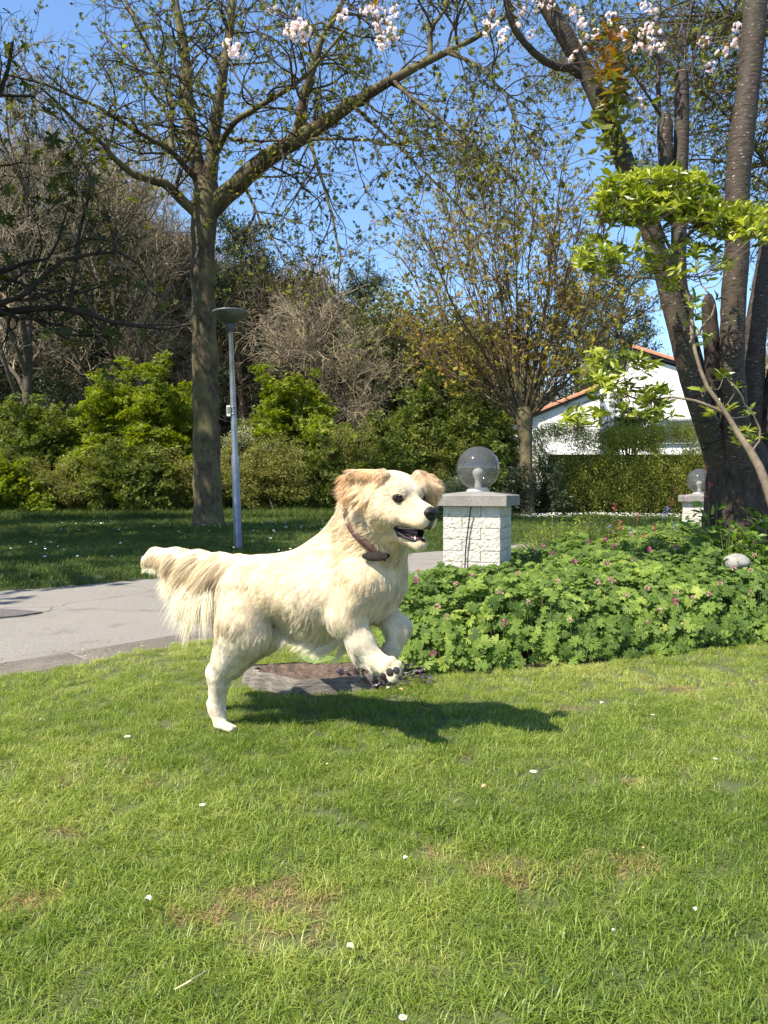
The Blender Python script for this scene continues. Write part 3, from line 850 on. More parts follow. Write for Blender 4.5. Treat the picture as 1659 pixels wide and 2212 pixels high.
# weathered edging strip along the lawn, slab by slab
t = NT('edging_stone')
c = t.ramp(t.noise(5, 8), [(.25, (.050, .040, .028)), (.5, (.115, .095, .070)), (.75, (.21, .18, .14))])
c = t.mix(.35, c, t.ramp(t.noise(90, 4), [(.4, (.07, .058, .042)), (.6, (.30, .27, .22))]))
t.base(c); t.b.inputs['Roughness'].default_value = .9; t.bump(t.noise(60, 8), .9, .006); edge_m = t.m
edge = empty('edging_strip', (0, 0, 0)); edge['kind'] = 'structure'
a = curve(off(NEAR, .0), 900); b = curve(off(NEAR, .20), 900); c_ = curve(off(NEAR, .44), 900)
ys = a[:, 1]; i0 = int(np.argmin(np.abs(a[:, 0] + 3.0))); i1 = int(np.argmin(np.abs(a[:, 0] - 3.6)))
rngE = np.random.default_rng(5)
def slab(p, q, q2, p2, z0, h):
    cc = (p + q + q2 + p2) / 4; pts = []
    for r_ in (p, q, q2, p2): pts.append(cc + (r_ - cc) * .985)
    pts = np.array(pts); w = .006
    top = cc + (pts - cc) * .97
    tz = z0 + h + rngE.normal(0, .002, 4)
    V = np.vstack([np.column_stack([pts, np.full(4, z0)]), np.column_stack([pts, tz - w]), np.column_stack([top, tz])])
    F = [[0, 1, 5, 4], [1, 2, 6, 5], [2, 3, 7, 6], [3, 0, 4, 7], [4, 5, 9, 8], [5, 6, 10, 9], [6, 7, 11, 10], [7, 4, 8, 11], [8, 9, 10, 11]]
    return V, np.array(F)
st = 24
for row, (c0, c1) in enumerate(((a, b), (b, c_))):
    for i in range(i0 - (12 if row else 0), i1 - st, st):
        V, F = slab(c0[i], c0[i + st], c1[i + st], c1[i], -.075, .040 + rngE.uniform(0, .006))
        MB().add(V, F).build('slab', edge_m, edge)
# debris and tufts creeping over the edging
rl = np.random.default_rng(66); Lc = np.concatenate([a[i0 - 20:i1], ]); kk = rl.integers(0, len(Lc) - 1, 2600); dd_ = rl.random(2600) ** 1.6 * .52
nn_ = (b - a); nn_ = nn_ / np.linalg.norm(nn_, axis=1)[:, None]; q2 = Lc[kk] + nn_[i0 - 20:i1][kk] * dd_[:, None] + rl.normal(0, .02, (2600, 2)); q2 = q2[fbm(q2, 14, 3.0, 2) > .42]
litter_m = mat_leaf('litter', [(0, (.06, .04, .022)), (.5, (.19, .13, .07)), (.85, (.34, .26, .15)), (1, (.55, .48, .34))], .8, .2, .15)
V, F, sh = leaves(rl, np.column_stack([q2, np.full(len(q2), -.022) + rl.uniform(0, .006, len(q2))]), np.column_stack([rl.normal(size=(len(q2), 2)), np.zeros(len(q2))]), rl.uniform(.006, .020, len(q2)), *DIAMOND, upbias=.9, jit=.1)
o = MB().add(V, F, shade=sh).build('leaf_litter', litter_m); o['kind'] = 'stuff'
# darker flat patch on the asphalt
pp = [ground(-60, 1318, -.03), ground(30, 1316, -.03), ground(92, 1322, -.03), ground(40, 1330, -.03), ground(-60, 1338, -.03)]
t = NT('patch'); t.base(t.ramp(t.noise(80, 4), [(.35, (.07, .06, .055)), (.65, (.14, .125, .115))])); t.b.inputs['Roughness'].default_value = .9
pp = np.array(pp)[:, :2]; k = len(pp)
V = np.vstack([np.column_stack([pp, np.full(k, -.05)]), np.column_stack([pp, np.full(k, -.028)])])
F = [np.array([[i, (i + 1) % k, k + (i + 1) % k, k + i] for i in range(k)]), np.array([[k, k + 1, k + 2, k + 3, k + 4]])]
o = MB().add(V, F).build('road_patch', t.m); o['kind'] = 'structure'

# near lawn soil (grass is added later)
LAWN_EDGE = curve(off(NEAR, -.0), 200)
V, F = strip(off(NEAR, -.0), NEAR + np.array([14, -14]), 160, 90, lawn_z)
o = MB().add(V, F).build('lawn', soil_m, smooth=True); o['kind'] = 'structure'
V, F = strip(off(FAR, .0), FAR + np.array([-32, 26]), 200, 90, verge_z)
o = MB().add(V, F[:, ::-1]).build('verge', verge_m, smooth=True); o['kind'] = 'structure'

BED = np.array([(.06, 3.30), (.45, 3.36), (.88, 3.52), (1.4, 3.72), (1.98, 3.98), (2.6, 4.15), (3.6, 4.3), (5.4, 4.6), (7.5, 8), (6.0, 11.2), (3.9, 9.2), (2.3, 7.3), (.95, 5.75), (.35, 5.1), (.02, 4.55), (-.02, 3.9)])
def inside(X, poly):
    r = np.zeros(len(X), bool); j = len(poly) - 1
    for i in range(len(poly)):
        a, b = poly[i], poly[j]
        c = ((a[1] > X[:, 1]) != (b[1] > X[:, 1])) & (X[:, 0] < (b[0] - a[0]) * (X[:, 1] - a[1]) / (b[1] - a[1] + 1e-12) + a[0]); r ^= c; j = i
    return r

# ------------------------------------------------------------------ grass
def blades(rng, n, rad, h, w, lean, seg=3, dry=0.0):
    """a small tuft: curved tapered blades"""
    r = rad * np.sqrt(rng.random(n)); a = rng.uniform(0, 6.283, n); b = np.column_stack([r * np.cos(a), r * np.sin(a), np.full(n, -.004)])
    az = rng.uniform(0, 6.283, n); L = h * rng.uniform(.55, 1.25, n); le = lean * rng.uniform(.3, 1.6, n)
    d = np.column_stack([np.cos(az), np.sin(az), np.zeros(n)]); s = np.column_stack([-np.sin(az + rng.normal(0, .6, n)), np.cos(az), np.zeros(n)]); s = nrm(s)
    V = []; sh = np.repeat(rng.random(n), seg * 2 + 1)
    for k in range(seg):
        t_ = k / seg; c = b + (L * t_)[:, None] * np.array([0, 0, 1]) * (1 - .35 * le * t_)[:, None] + d * (L * le * t_ * t_)[:, None]
        ww = (w * (1 - .55 * t_) * rng.uniform(.7, 1.2, n))[:, None] * .5
        V += [c - s * ww, c + s * ww]
    t_ = 1.0; V.append(b + (L)[:, None] * np.array([0, 0, 1]) * np.clip(1 - .45 * le, .15, 1)[:, None] + d * (L * le)[:, None])
    V = np.stack(V, 1).reshape(-1, 3); m = seg * 2 + 1; o_ = (np.arange(n) * m)[:, None]
    q = np.concatenate([o_ + np.array([2 * k, 2 * k + 1, 2 * k + 3, 2 * k + 2])[None] for k in range(seg - 1)]); tr = o_ + np.array([m - 3, m - 2, m - 1])[None]
    return V, [q, tr], sh
grass_m = mat_leaf('grass', [(0, (.045, .085, .014)), (.35, (.135, .205, .028)), (.62, (.260, .325, .052)), (.85, (.46, .49, .130)), (.95, (.56, .52, .21)), (1, (.62, .55, .30))], .42, .4, .42, .30, True)
dry_m = mat_leaf('dry_grass', [(0, (.11, .070, .030)), (.5, (.30, .20, .09)), (1, (.52, .40, .20))], .6, .2, .3, .2, True)
rg = np.random.default_rng(17)
def tuft(k, n, rad, h, w, lean, m, seg=3):
    V, F, sh = blades(np.random.default_rng(100 + k), n, rad, h, w, lean, seg)
    return mesh_data('tuft', V, F, m, True, {'shade': sh})
srcs = [tuft(0, 46, .037, .028, .0020, .8, grass_m), tuft(1, 46, .037, .033, .0019, 1.0, grass_m), tuft(2, 42, .037, .037, .0021, 1.1, grass_m), tuft(3, 36, .037, .022, .0024, 1.3, grass_m),
        tuft(4, 26, .030, .050, .0026, .9, grass_m), tuft(5, 38, .037, .022, .0022, 1.7, dry_m)]
# near lawn: denser close by
def scatter_lawn():
    pts = []
    for y0, y1, den in ((.95, 2.0, 1500), (2.0, 3.1, 1100), (3.1, 4.6, 800), (4.6, 6.6, 350)):
        xw = .56 * y1 + .35; n = int((y1 - y0) * 2 * xw * den)
        X = np.column_stack([rg.uniform(-xw, xw, n), rg.uniform(y0, y1, n)]); pts.append(X)
    # the strip the sun comes across, left and right of the frame, thinner
    X = np.concatenate(pts)
    e = dist_poly(X, NEAR) + .10 * (fbm(X, 3, 5, 2) - .5)
    X = X[(e < .03 * (fbm(X, 31, 9, 2) > .5)) & ~inside(X, BED)]
    return X
X = scatter_lawn()
stump_c = np.array([-.27, 3.18])
X = X[(((X[:, 0] - stump_c[0]) / .36) ** 2 + ((X[:, 1] - stump_c[1]) / .17) ** 2) > 1]
z = lawn_z(X); n = len(X)
dn = fbm(X, 51, 2.2, 3); yel = fbm(X, 77, .8, 2)
dry_c = [(540, 1955, .16), (640, 1962, .10), (1080, 1870, .14), (1050, 1880, .08), (1470, 1492, .16), (65, 1955, .08), (115, 1805, .07), (960, 1855, .08), (1350, 1875, .10), (1240, 1535, .10), (590, 2020, .08), (1390, 1690, .07)]
dp = np.zeros(n)
for q in dry_c:
    c = ground(q[0], q[1])[:2]; dp = np.maximum(dp, np.exp(-((X[:, 0] - c[0]) ** 2 + ((X[:, 1] - c[1]) * 1.5) ** 2) / (q[2] ** 2)))
isdry = rg.random(n) < np.clip(dp * 1.15 - .30, 0, .8) + .015 * (dn > .6)
idx = rg.integers(0, 4, n); idx = np.where((fbm(X, 91, 2.5, 2) > .55) & (rg.random(n) < .22), 4, idx); idx = np.where(X[:, 1] > 1.9, np.where(idx == 4, 1, idx), idx)
idx = np.where(isdry, 5, idx)
tint = np.clip(.5 + (dn - .5) * .55 + (yel - .5) * .35 + rg.normal(0, .15, n) + .22 * np.clip((X[:, 1] - 2.3) / 1.5, 0, 1) * (fbm(X, 12, 1.7, 2) > .42) + dp * .3, 0, 1)
scl = rg.uniform(.75, 1.2, n) * (1 - .25 * dp) * (1 - .15 * np.clip((X[:, 1] - 2.2) / 1.5, 0, 1)) * (.88 + .18 * fbm(X, 41, 3, 2))
rot = np.column_stack([rg.normal(0, .12, n), rg.normal(0, .12, n), rg.uniform(0, 6.283, n)])
gn_scatter('lawn_grass', np.column_stack([X, z]), rot, scl, idx, tint, srcs)
# grass past the road
vg_m = mat_leaf('verge_grass', [(0, (.035, .060, .014)), (.5, (.080, .120, .022)), (1, (.16, .19, .045))], .5, .3, .35, .25, True)
def vt(k, n, rad, h, w): 
    V, F, sh = blades(np.random.default_rng(200 + k), n, rad, h, w, .8, 2); return mesh_data('verge_tuft', V, F, vg_m, True, {'shade': sh})
srcv = [vt(0, 46, .12, .06, .007), vt(1, 46, .12, .08, .006), vt(2, 40, .12, .17, .008), vt(3, 46, .12, .26, .009)]
pts = []
for y0, y1, den in ((5.5, 9, 110), (9, 14, 75), (14, 20, 45), (20, 29, 26)):
    xw = .52 * y1 + 1.0; m_ = int((y1 - y0) * 2 * xw * den); pts.append(np.column_stack([rg.uniform(-xw, xw, m_), rg.uniform(y0, y1, m_)]))
X = np.concatenate(pts); X = X[dist_poly(X, FAR) > -.03]; n = len(X)
idx = rg.integers(0, 2, n); tall = (X[:, 1] > 19.5 + 1.0 * fbm(X, 6, .5, 2)) & (X[:, 0] < 3.5); idx = np.where(tall, rg.integers(2, 4, n), idx)
gn_scatter('verge_grass', np.column_stack([X, verge_z(X)]), np.column_stack([rg.normal(0, .1, n), rg.normal(0, .1, n), rg.uniform(0, 6.28, n)]), rg.uniform(.7, 1.2, n) * (1 + .5 * (X[:, 1] > 14)), idx, np.clip(fbm(X, 19, .6, 3) + rg.normal(0, .1, n), 0, 1), srcv)
# ------------------------------------------------------------------ trees
def bark(name, lo, hi, moss=None, scale=1.0, bands=False, rough=.9, bumps=.9, lich=None):
    t = NT(name)
    tc = t.node('ShaderNodeTexCoord'); mp = t.node('ShaderNodeMapping'); t.link(tc.outputs['Object'], mp.inputs[0])
    mp.inputs['Scale'].default_value = (1, 1, 3.2 if bands else .45)
    n1 = t.noise(9 * scale, 8, .65, mp.outputs[0]); n2 = t.noise(1.6 * scale, 4)
    c = t.ramp(n1, [(.32, lo), (.62, hi)])
    if moss:
        c = t.mix(t.math('MULTIPLY', t.ramp(n2, [(.42, (0, 0, 0)), (.62, (1, 1, 1))]), .6), c, moss)
    if lich:
        v = t.node('ShaderNodeTexNoise'); v.inputs['Scale'].default_value = 26 * scale; v.inputs['Detail'].default_value = 5
        mp2 = t.node('ShaderNodeMapping'); t.link(tc.outputs['Object'], mp2.inputs[0]); mp2.inputs['Scale'].default_value = (.55, .55, 1.8); t.link(mp2.outputs[0], v.inputs['Vector'])
        c = t.mix(t.ramp(v.outputs['Fac'], [(.66, (0, 0, 0)), (.70, (1, 1, 1))]), c, lich)
    h = n1
    if bands:
        al = t.attr('along'); 
        w = t.node('ShaderNodeTexNoise'); w.noise_dimensions = '1D' if False else '3D'; w.inputs['Scale'].default_value = 1.0; w.inputs['Detail'].default_value = 4
        cx_ = t.node('ShaderNodeCombineXYZ'); t.link(t.math('MULTIPLY', al, 55.0), cx_.inputs[2]); 
        sp = t.node('ShaderNodeSeparateXYZ'); t.link(tc.outputs['Object'], sp.inputs[0])
        t.link(t.math('MULTIPLY', sp.outputs[0], 9.0), cx_.inputs[0]); t.link(t.math('MULTIPLY', sp.outputs[1], 9.0), cx_.inputs[1])
        t.link(cx_.outputs[0], w.inputs['Vector'])
        f = t.math('MULTIPLY', t.ramp(w.outputs['Fac'], [(.36, (1, 1, 1)), (.46, (0, 0, 0))]), t.ramp(t.noise(3.5, 4), [(.38, (.15, .15, .15)), (.62, (1, 1, 1))]))
        c = t.mix(t.math('MULTIPLY', f, .8), c, tuple(x * .35 for x in lo)); h = t.math('SUBTRACT', n1, t.math('MULTIPLY', f, .7))
    t.base(c); t.b.inputs['Roughness'].default_value = rough; t.b.inputs['Specular IOR Level'].default_value = .25
    t.bump(h, bumps, .02 / scale if not bands else .006)
    return t.m
bark_plane = bark('plane_bark', (.030, .022, .015), (.115, .088, .055), (.19, .165, .070), 1.4)
bark_twig = mat_plain('twig_bark', (.080, .060, .038), .9, .2)
bark_far = mat_plain('far_bark', (.10, .08, .055), .95, .2, ns=1.5, amp=.35)
bark_dark = mat_plain('dark_bark', (.045, .036, .026), .95, .2, ns=4, amp=.3)
bark_maple = bark('maple_bark', (.035, .025, .017), (.11, .082, .052), (.20, .17, .08), 1.2)

def limb(pts, n):
    """pts: (px, py, depth, width px)"""
    q = np.array([np.append(P(a, b, d), w * .5 * d / FOC) for a, b, d, w in pts]); r = resample(q, n); return r[:, :3], r[:, 3]

def disp(V, c, amp, scale, seed=1):
    return V

# ---- plane tree
def plane_tree():
    D = 16.6; rng = np.random.default_rng(21)
    root = empty('plane_tree', tuple(P(452, 1142, D)[:2]) + (0,)); off_ = np.array(root.location)
    tag(root, 'big plane tree with a mottled straight trunk behind the lamp post, forking into thick limbs', 'tree')
    mb = MB()
    p, r = limb([(452, 1160, D, 86), (451, 1135, D, 70), (449, 1080, D, 62), (446, 950, D, 57), (443, 800, D, 55), (440, 680, D, 52), (438, 560, D, 52), (440, 490, D, 52), (444, 440, D, 60), (446, 415, D, 52), (445, 385, D, 44)], 60)
    r = r * (1 + .05 * np.sin(np.arange(60) * .9))
    V, F, L = tubes(p[None], r[None], 22)
    ctr = np.repeat(p, 22, 0); dr = V - ctr; V = ctr + dr * (1 + .14 * (fbm(V, 3, 2.2, 3) - .5))[:, None]
    mb.add(V - off_, F); mb.build('trunk', bark_plane, root, True)
    limbs = [
        [(450, 460, D, 36), (478, 425, D - .1, 40), (520, 390, D - .3, 40), (560, 355, D - .5, 38), (610, 322, D - .7, 36), (660, 292, D - .9, 34), (705, 262, D - 1.1, 30), (750, 232, D - 1.3, 26), (800, 203, D - 1.5, 22), (850, 172, D - 1.7, 20), (900, 142, D - 1.9, 17), (960, 112, D - 2.1, 14), (1010, 90, D - 2.2, 11), (1045, 70, D - 2.3, 9), (1110, 20, D - 2.4, 7)],
        [(640, 305, D - .8, 26), (648, 262, D - .9, 24), (656, 220, D - 1.0, 22), (672, 170, D - 1.1, 19), (690, 110, D - 1.2, 15), (712, 60, D - 1.2, 12), (745, 0, D - 1.3, 10), (780, -80, D - 1.3, 7)],
        [(925, 130, D - 2.0, 13), (924, 95, D - 2.0, 11), (928, 60, D - 2.1, 9), (950, 25, D - 2.1, 8), (975, -30, D - 2.1, 6)],
        [(438, 425, D, 34), (428, 350, D, 30), (418, 290, D + .1, 27), (408, 220, D + .1, 25), (402, 150, D + .2, 22), (396, 80, D + .2, 19), (385, 10, D + .3, 16), (370, -90, D + .4, 10)],
        [(448, 420, D, 34), (458, 350, D - .1, 30), (463, 290, D - .2, 27), (474, 220, D - .3, 23), (484, 150, D - .4, 20), (493, 80, D - .4, 18), (505, 0, D - .5, 14), (520, -90, D - .5, 9)],
        [(470, 325, D - .2, 14), (500, 272, D - .8, 13), (545, 240, D - 1.2, 12), (590, 212, D - 1.6, 11), (640, 180, D - 2.0, 9), (690, 130, D - 2.4, 7), (750, 60, D - 2.8, 5)],
        [(438, 478, D, 22), (400, 440, D - .2, 22), (365, 405, D - .5, 20), (330, 390, D - .8, 17), (290, 378, D - 1.0, 15), (258, 350, D - 1.2, 12), (225, 310, D - 1.5, 9), (160, 260, D - 1.9, 7), (90, 190, D - 2.4, 5)],
        [(436, 400, D, 14), (410, 375, D - .2, 14), (370, 330, D - .6, 12), (310, 290, D - 1.0, 10), (250, 255, D - 1.4, 9), (180, 215, D - 1.8, 7), (100, 180, D - 2.2, 6), (10, 160, D - 2.6, 4)],
        [(372, 330, D - .3, 12), (368, 270, D, 12), (370, 220, D + .2, 12), (352, 170, D + .5, 10), (330, 120, D + .8, 9), (300, 60, D + 1.0, 7), (270, 0, D + 1.2, 6)],
        [(425, 300, D, 11), (400, 285, D + .6, 10), (372, 270, D + 1, 8), (330, 200, D + 1.4, 7), (280, 130, D + 1.8, 6), (210, 60, D + 2.2, 4)],
        [(520, 392, D - .3, 8), (560, 470, D - .6, 5), (590, 520, D - .8, 4), (610, 560, D - .9, 3)],
        [(668, 300, D - .9, 8), (690, 370, D - 1.2, 7), (706, 440, D - 1.4, 6), (722, 500, D - 1.5, 5), (734, 560, D - 1.6, 4), (728, 640, D - 1.6, 2.5)],
        [(665, 300, D - .9, 8), (720, 302, D - 1.4, 7), (790, 308, D - 1.8, 6), (850, 315, D - 2.2, 5), (910, 300, D - 2.6, 4), (960, 300, D - 2.9, 3)],
        [(760, 225, D - 1.3, 10), (800, 262, D - 1.6, 8), (850, 310, D - 2.0, 6), (900, 360, D - 2.3, 5), (960, 420, D - 2.6, 4), (1020, 480, D - 2.8, 3)],
        [(500, 300, D - .2, 8), (560, 305, D - .8, 7), (620, 300, D - 1.2, 5)],
        [(960, 112, D - 2.1, 9), (1040, 140, D - 2.4, 7), (1090, 200, D - 2.6, 6), (1120, 270, D - 2.8, 5), (1150, 330, D - 3, 3.5), (1190, 400, D - 3.1, 2.5)],
        [(850, 172, D - 1.7, 9), (900, 220, D - 2.2, 7), (960, 260, D - 2.6, 6), (1030, 320, D - 3.0, 5), (1100, 380, D - 3.3, 3.5), (1150, 450, D - 3.5, 2.5)],
    ]
    lp = []
    for k, l in enumerate(limbs):
        p, r = limb(l, 26); p = p - off_
        wob = np.cumsum(rng.normal(size=(26, 3)) * .012, 0); wob -= np.linspace(0, 1, 26)[:, None] * wob[-1]; p = p + wob
        lp.append((p, r)); V, F, L = tubes(p[None], r[None], 14 if l[1][3] > 16 else 8)
        MB().add(V, F).build('limb', bark_plane, root, True)
    Pm = np.stack([a for a, _ in lp]); Rm = np.stack([b for _, b in lp])
    s1, r1 = spawn(rng, Pm, np.minimum(Rm, .05), 3.7, (.15, 1), (1.0, 2.6), 1.0, 9, .16, -.02, .55, .3)
    top = P(445, 420, D)[2] - 1.2
    s1, r1 = s1[s1[:, 0, 2] > top - 1.5], r1[s1[:, 0, 2] > top - 1.5]
    s2, r2 = spawn(rng, s1, r1, 7, (.2, 1), (.5, 1.3), .95, 7, .2, -.04, .6, .3)
    s3, r3 = spawn(rng, s2, r2, 3, (.3, 1), (.18, .5), .9, 5, .22, -.05, .7, .4)
    lim = lambda s: (s[:, -1, 2] > 5.3 - 0.0)
    m = MB()
    for s_, r_, sd in ((s1, np.maximum(r1, .006), 5), (s2, np.maximum(r2, .0045), 4), (s3, np.maximum(r3, .0035), 3)):
        V, F, L = tubes(s_, r_, sd); m.add(V, F)
    o = m.build('twigs', bark_twig, root); o['kind'] = 'stuff'
    lf = mat_leaf('plane_leaf', [(0, (.055, .060, .016)), (.5, (.125, .135, .028)), (.85, (.26, .27, .05)), (1, (.42, .42, .10))], .5, .3, .45)
    sel = rng.random(len(s3)) < .85; q = s3[sel]
    pos = np.concatenate([q[:, -1], q[:, 3], q[rng.random(len(q)) < .5][:, 2]]); dr = np.concatenate([q[:, -1] - q[:, -2], rng.normal(size=(len(pos) - len(q), 3))])
    V, F, sh = leaves(rng, pos, dr, rng.uniform(.030, .080, len(pos)), *PALM5, upbias=.35, jit=.8)
    o = MB().add(V, F, shade=sh).build('leaves', lf, root); o['kind'] = 'stuff'
    return root
plane_tree()

# ---- fan-shaped maple before the hedge
def maple_tree():
    D = 23.0; rng = np.random.default_rng(5)
    root = empty('maple_tree', tuple(P(1137, 1105, D)[:2]) + (0,)); off_ = np.array(root.location)
    tag(root, 'short-trunked maple with a wide fan of thin golden-leaved branches in front of the white house', 'tree')
    p, r = limb([(1138, 1112, D, 44), (1138, 1098, D, 33), (1137, 1040, D, 29), (1136, 980, D, 28), (1134, 930, D, 32), (1132, 900, D, 38), (1130, 880, D, 30)], 30)
    V, F, L = tubes(p[None] - off_, r[None], 16); MB().add(V, F).build('trunk', bark_maple, root, True)
    ends = [(880, 560), (905, 480), (930, 400), (965, 360), (1000, 350), (1035, 320), (1070, 340), (1110, 320), (1150, 330), (1190, 370), (1230, 420), (1270, 470), (1300, 540), (1330, 600), (1360, 660), (850, 690), (880, 740), (960, 730), (1320, 700), (1280, 640), (1060, 430), (1200, 480), (990, 520), (1120, 450), (1240, 560), (930, 620)]
    lp = []
    for k, (x, y) in enumerate(ends):
        dz = rng.uniform(-2.6, 2.6); x0 = 1131 + (x - 1131) * .05; 
        mid = (1131 + (x - 1131) * .38, 905 + (y - 905) * .30); mid2 = (1131 + (x - 1131) * .72, 905 + (y - 905) * .62)
        w = rng.uniform(4, 8)
        p, r = limb([(x0, 905, D, w), (mid[0], mid[1], D + dz * .35, w * .75), (mid2[0], mid2[1], D + dz * .7, w * .45), (x, y, D + dz, 3)], 16)
        wob = np.cumsum(rng.normal(size=(16, 3)) * .03, 0); p = p + wob - wob[0] - off_; lp.append((p, r))
        V, F, L = tubes(p[None], r[None], 7); MB().add(V, F).build('limb', bark_maple, root, True)
    Pm = np.stack([a for a, _ in lp]); Rm = np.stack([b for _, b in lp])
    s1, r1 = spawn(rng, Pm, Rm, 3.4, (.12, 1), (1.0, 2.6), .50, 8, .07, .05, .5, .3)
    s2, r2 = spawn(rng, s1, r1, 5, (.2, 1), (.4, 1.2), .6, 6, .1, .04, .6, .3)
    s3, r3 = spawn(rng, s2, r2, 2, (.3, 1), (.15, .45), .7, 4, .12, .0, .7, .4)
    m = MB()
    for s_, r_, sd in ((s1, np.maximum(r1, .009), 4), (s2, np.maximum(r2, .006), 3), (s3, np.maximum(r3, .0045), 3)):
        V, F, L = tubes(s_, r_, sd); m.add(V, F)
    tw = mat_plain('maple_twig', (.13, .088, .048), .9, .2)
    o = m.build('twigs', tw, root); o['kind'] = 'stuff'
    lf = mat_leaf('maple_leaf', [(0, (.16, .15, .028)), (.45, (.33, .30, .045)), (.8, (.48, .42, .07)), (1, (.46, .24, .06))], .5, .3, .4)
    q = s3; pos = np.concatenate([q[:, -1], q[:, 2], q[:, 1]]); low = np.clip((5.5 - pos[:, 2]) / 3, 0, 1)
    keep = rng.random(len(pos)) < .42 + .50 * low; pos = pos[keep]
    V, F, sh = leaves(rng, pos, rng.normal(size=(len(pos), 3)), rng.uniform(.05, .11, len(pos)), *PALM5, upbias=.5, jit=.5)
    o = MB().add(V, F, shade=sh).build('leaves', lf, root); o['kind'] = 'stuff'
maple_tree()

# ---- bare trees of the wood
def bare_tree_meshes(seed, H_, spread, bushy=1.0, fork=.25, sides=6):
    rng = np.random.default_rng(seed)
    n = 20; t_ = np.linspace(0, 1, n)
    tr = np.column_stack([np.cumsum(rng.normal(0, .04, n)), np.cumsum(rng.normal(0, .04, n)), t_ * H_ * .75])[None]
    rt = (H_ * .011 * (1 - .8 * t_) + .02)[None]
    s0, r0 = spawn(rng, tr, rt, int(22 * bushy), (fork, .98), (spread * .7, spread * 1.3), .75, 10, .10, .10, .55, .25)
    s1, r1 = spawn(rng, s0, r0, 7, (.2, 1), (spread * .25, spread * .55), .7, 7, .12, .05, .6, .3)
    s2, r2 = spawn(rng, s1, r1, 6, (.15, 1), (.5, 1.6), .75, 5, .14, .02, .6, .35)
    s3, r3 = spawn(rng, s2, r2, 4, (.2, 1), (.3, .9), .7, 4, .14, .0, .7, .5)
    V, F, L = tubes(np.concatenate([tr]), rt, 10); a = MB().add(V, F).data('trunk', bark_far, True)
    m = MB(); V, F, L = tubes(s0, np.maximum(r0, .02), 6); m.add(V, F); b = m.data('limbs', bark_far, True)
    m = MB()
    for s_, r_, sd in ((s1, np.maximum(r1, .012), 4), (s2, np.maximum(r2, .007), 3), (s3, np.maximum(r3, .0052), 3)):
        V, F, L = tubes(s_, r_, sd); m.add(V, F)
    c = m.data('twigs', bark_farT, False)
    return a, b, c
bark_farT = mat_plain('far_twig', (.30, .24, .155), .95, .2)
BT = [bare_tree_meshes(1, 15, 5.5), bare_tree_meshes(2, 13, 5.0, 1.1, .15), bare_tree_meshes(3, 9, 4.4, .9, .12)]
def bare_tree(px, d, k, sc, rz, label):
    x = (px - CX) / FOC * d; root = empty('bare_tree', (x, d, 0), rz); root.scale = (sc, sc, sc)
    a, b, c = BT[k]; obj('trunk', a, root); obj('limbs', b, root); o = obj('twigs', c, root); o['kind'] = 'stuff'
    tag(root, label, 'tree', 'leafless trees of the wood')
    return root
for q in [(60, 27, 0, 1.15, .3, 'tall leafless tree at the far left edge of the wood, tangled brown crown'),
          (250, 30, 0, 1.05, 2.0, 'leafless tree standing behind the tallest bright green bush left of the plane trunk'),
          (150, 36, 1, 1.3, 4.1, 'leafless tree deep in the wood behind the dark evergreen bush'),
          (360, 35, 1, 1.15, 1.2, 'leafless tree showing just left of the plane trunk, behind the bright green bush'),
          (-120, 30, 1, 1.3, 5.0, 'leafless tree half outside the left edge of the picture, behind the overhanging limbs'),
          (690, 29, 2, .98, .6, 'rounded leafless tree right of the street lamp, above the light green bush'),
          (790, 33, 2, .92, 3.3, 'leafless tree between the rounded one and the golden maple'),
          (600, 38, 1, .78, 2.6, 'thin leafless tree directly behind the head of the street lamp'),
          (900, 38, 2, .80, 4.4, 'low leafless tree left of the maple, above the middle bush'),
          (1010, 36, 2, .72, 1.9, 'small leafless tree seen through the left side of the maple'),
          (470, 40, 0, .80, 3.9, 'distant leafless tree seen between plane trunk and lamp')]:
    bare_tree(*q)

# ---- pines
pine_m = mat_leaf('pine_needles', [(0, (.030, .045, .020)), (.6, (.070, .090, .040)), (1, (.13, .15, .06))], .6, .2, .2)
pine_bark = bark('pine_bark', (.12, .065, .04), (.28, .15, .09), None, 1.2)
def pine(px, d, H_, w_, base, label, seed, name='pine_tree', nb=52):
    rng = np.random.default_rng(seed); x = (px - CX) / FOC * d
    root = empty(name, (x, d, 0)); tag(root, label, 'tree')
    n = 12; tr = np.column_stack([np.cumsum(rng.normal(0, .08, n)), np.cumsum(rng.normal(0, .08, n)), np.linspace(0, H_, n)])
    V, F, L = tubes(tr[None], np.linspace(H_ * .016, .03, n)[None], 10); MB().add(V, F).build('trunk', pine_bark, root, True)
    s0, r0 = spawn(rng, tr[None], np.full((1, n), .08), nb, (base, .99), (w_ * .5, w_), 1.2, 7, .08, .04, .7, .3)
    s1, r1 = spawn(rng, s0, r0, 8, (.35, 1), (.4, .9), .7, 4, .1, .08, .7, .4)
    V, F, L = tubes(s0, r0, 4); m = MB().add(V, F); V, F, L = tubes(s1, np.maximum(r1, .01), 3); m.add(V, F); o = m.build('branches', bark_dark, root); o['kind'] = 'stuff'
    c = s1[:, 1:].reshape(-1, 3); c = np.repeat(c, 9, 0) + rng.normal(0, .16, (len(c) * 9, 3))
    V, F, sh = leaves(rng, c, rng.normal(size=c.shape) + [0, 0, .5], rng.uniform(.12, .26, len(c)), np.array([[0, 0, 0], [.5, .11, 0], [1, 0, 0], [.5, -.11, 0]]), DIAMOND[1], upbias=.3)
    o = MB().add(V, F, shade=sh).build('needles', pine_m, root); o['kind'] = 'stuff'
pine(530, 31, 11.2, 2.8, .35, 'dark green pine whose crown shows between the plane trunk and the lamp head', 3)
pine(1345, 41, 12.4, 4.2, .12, 'dark blue-green conifer behind the roof peak of the white house', 4, 'conifer', 105)
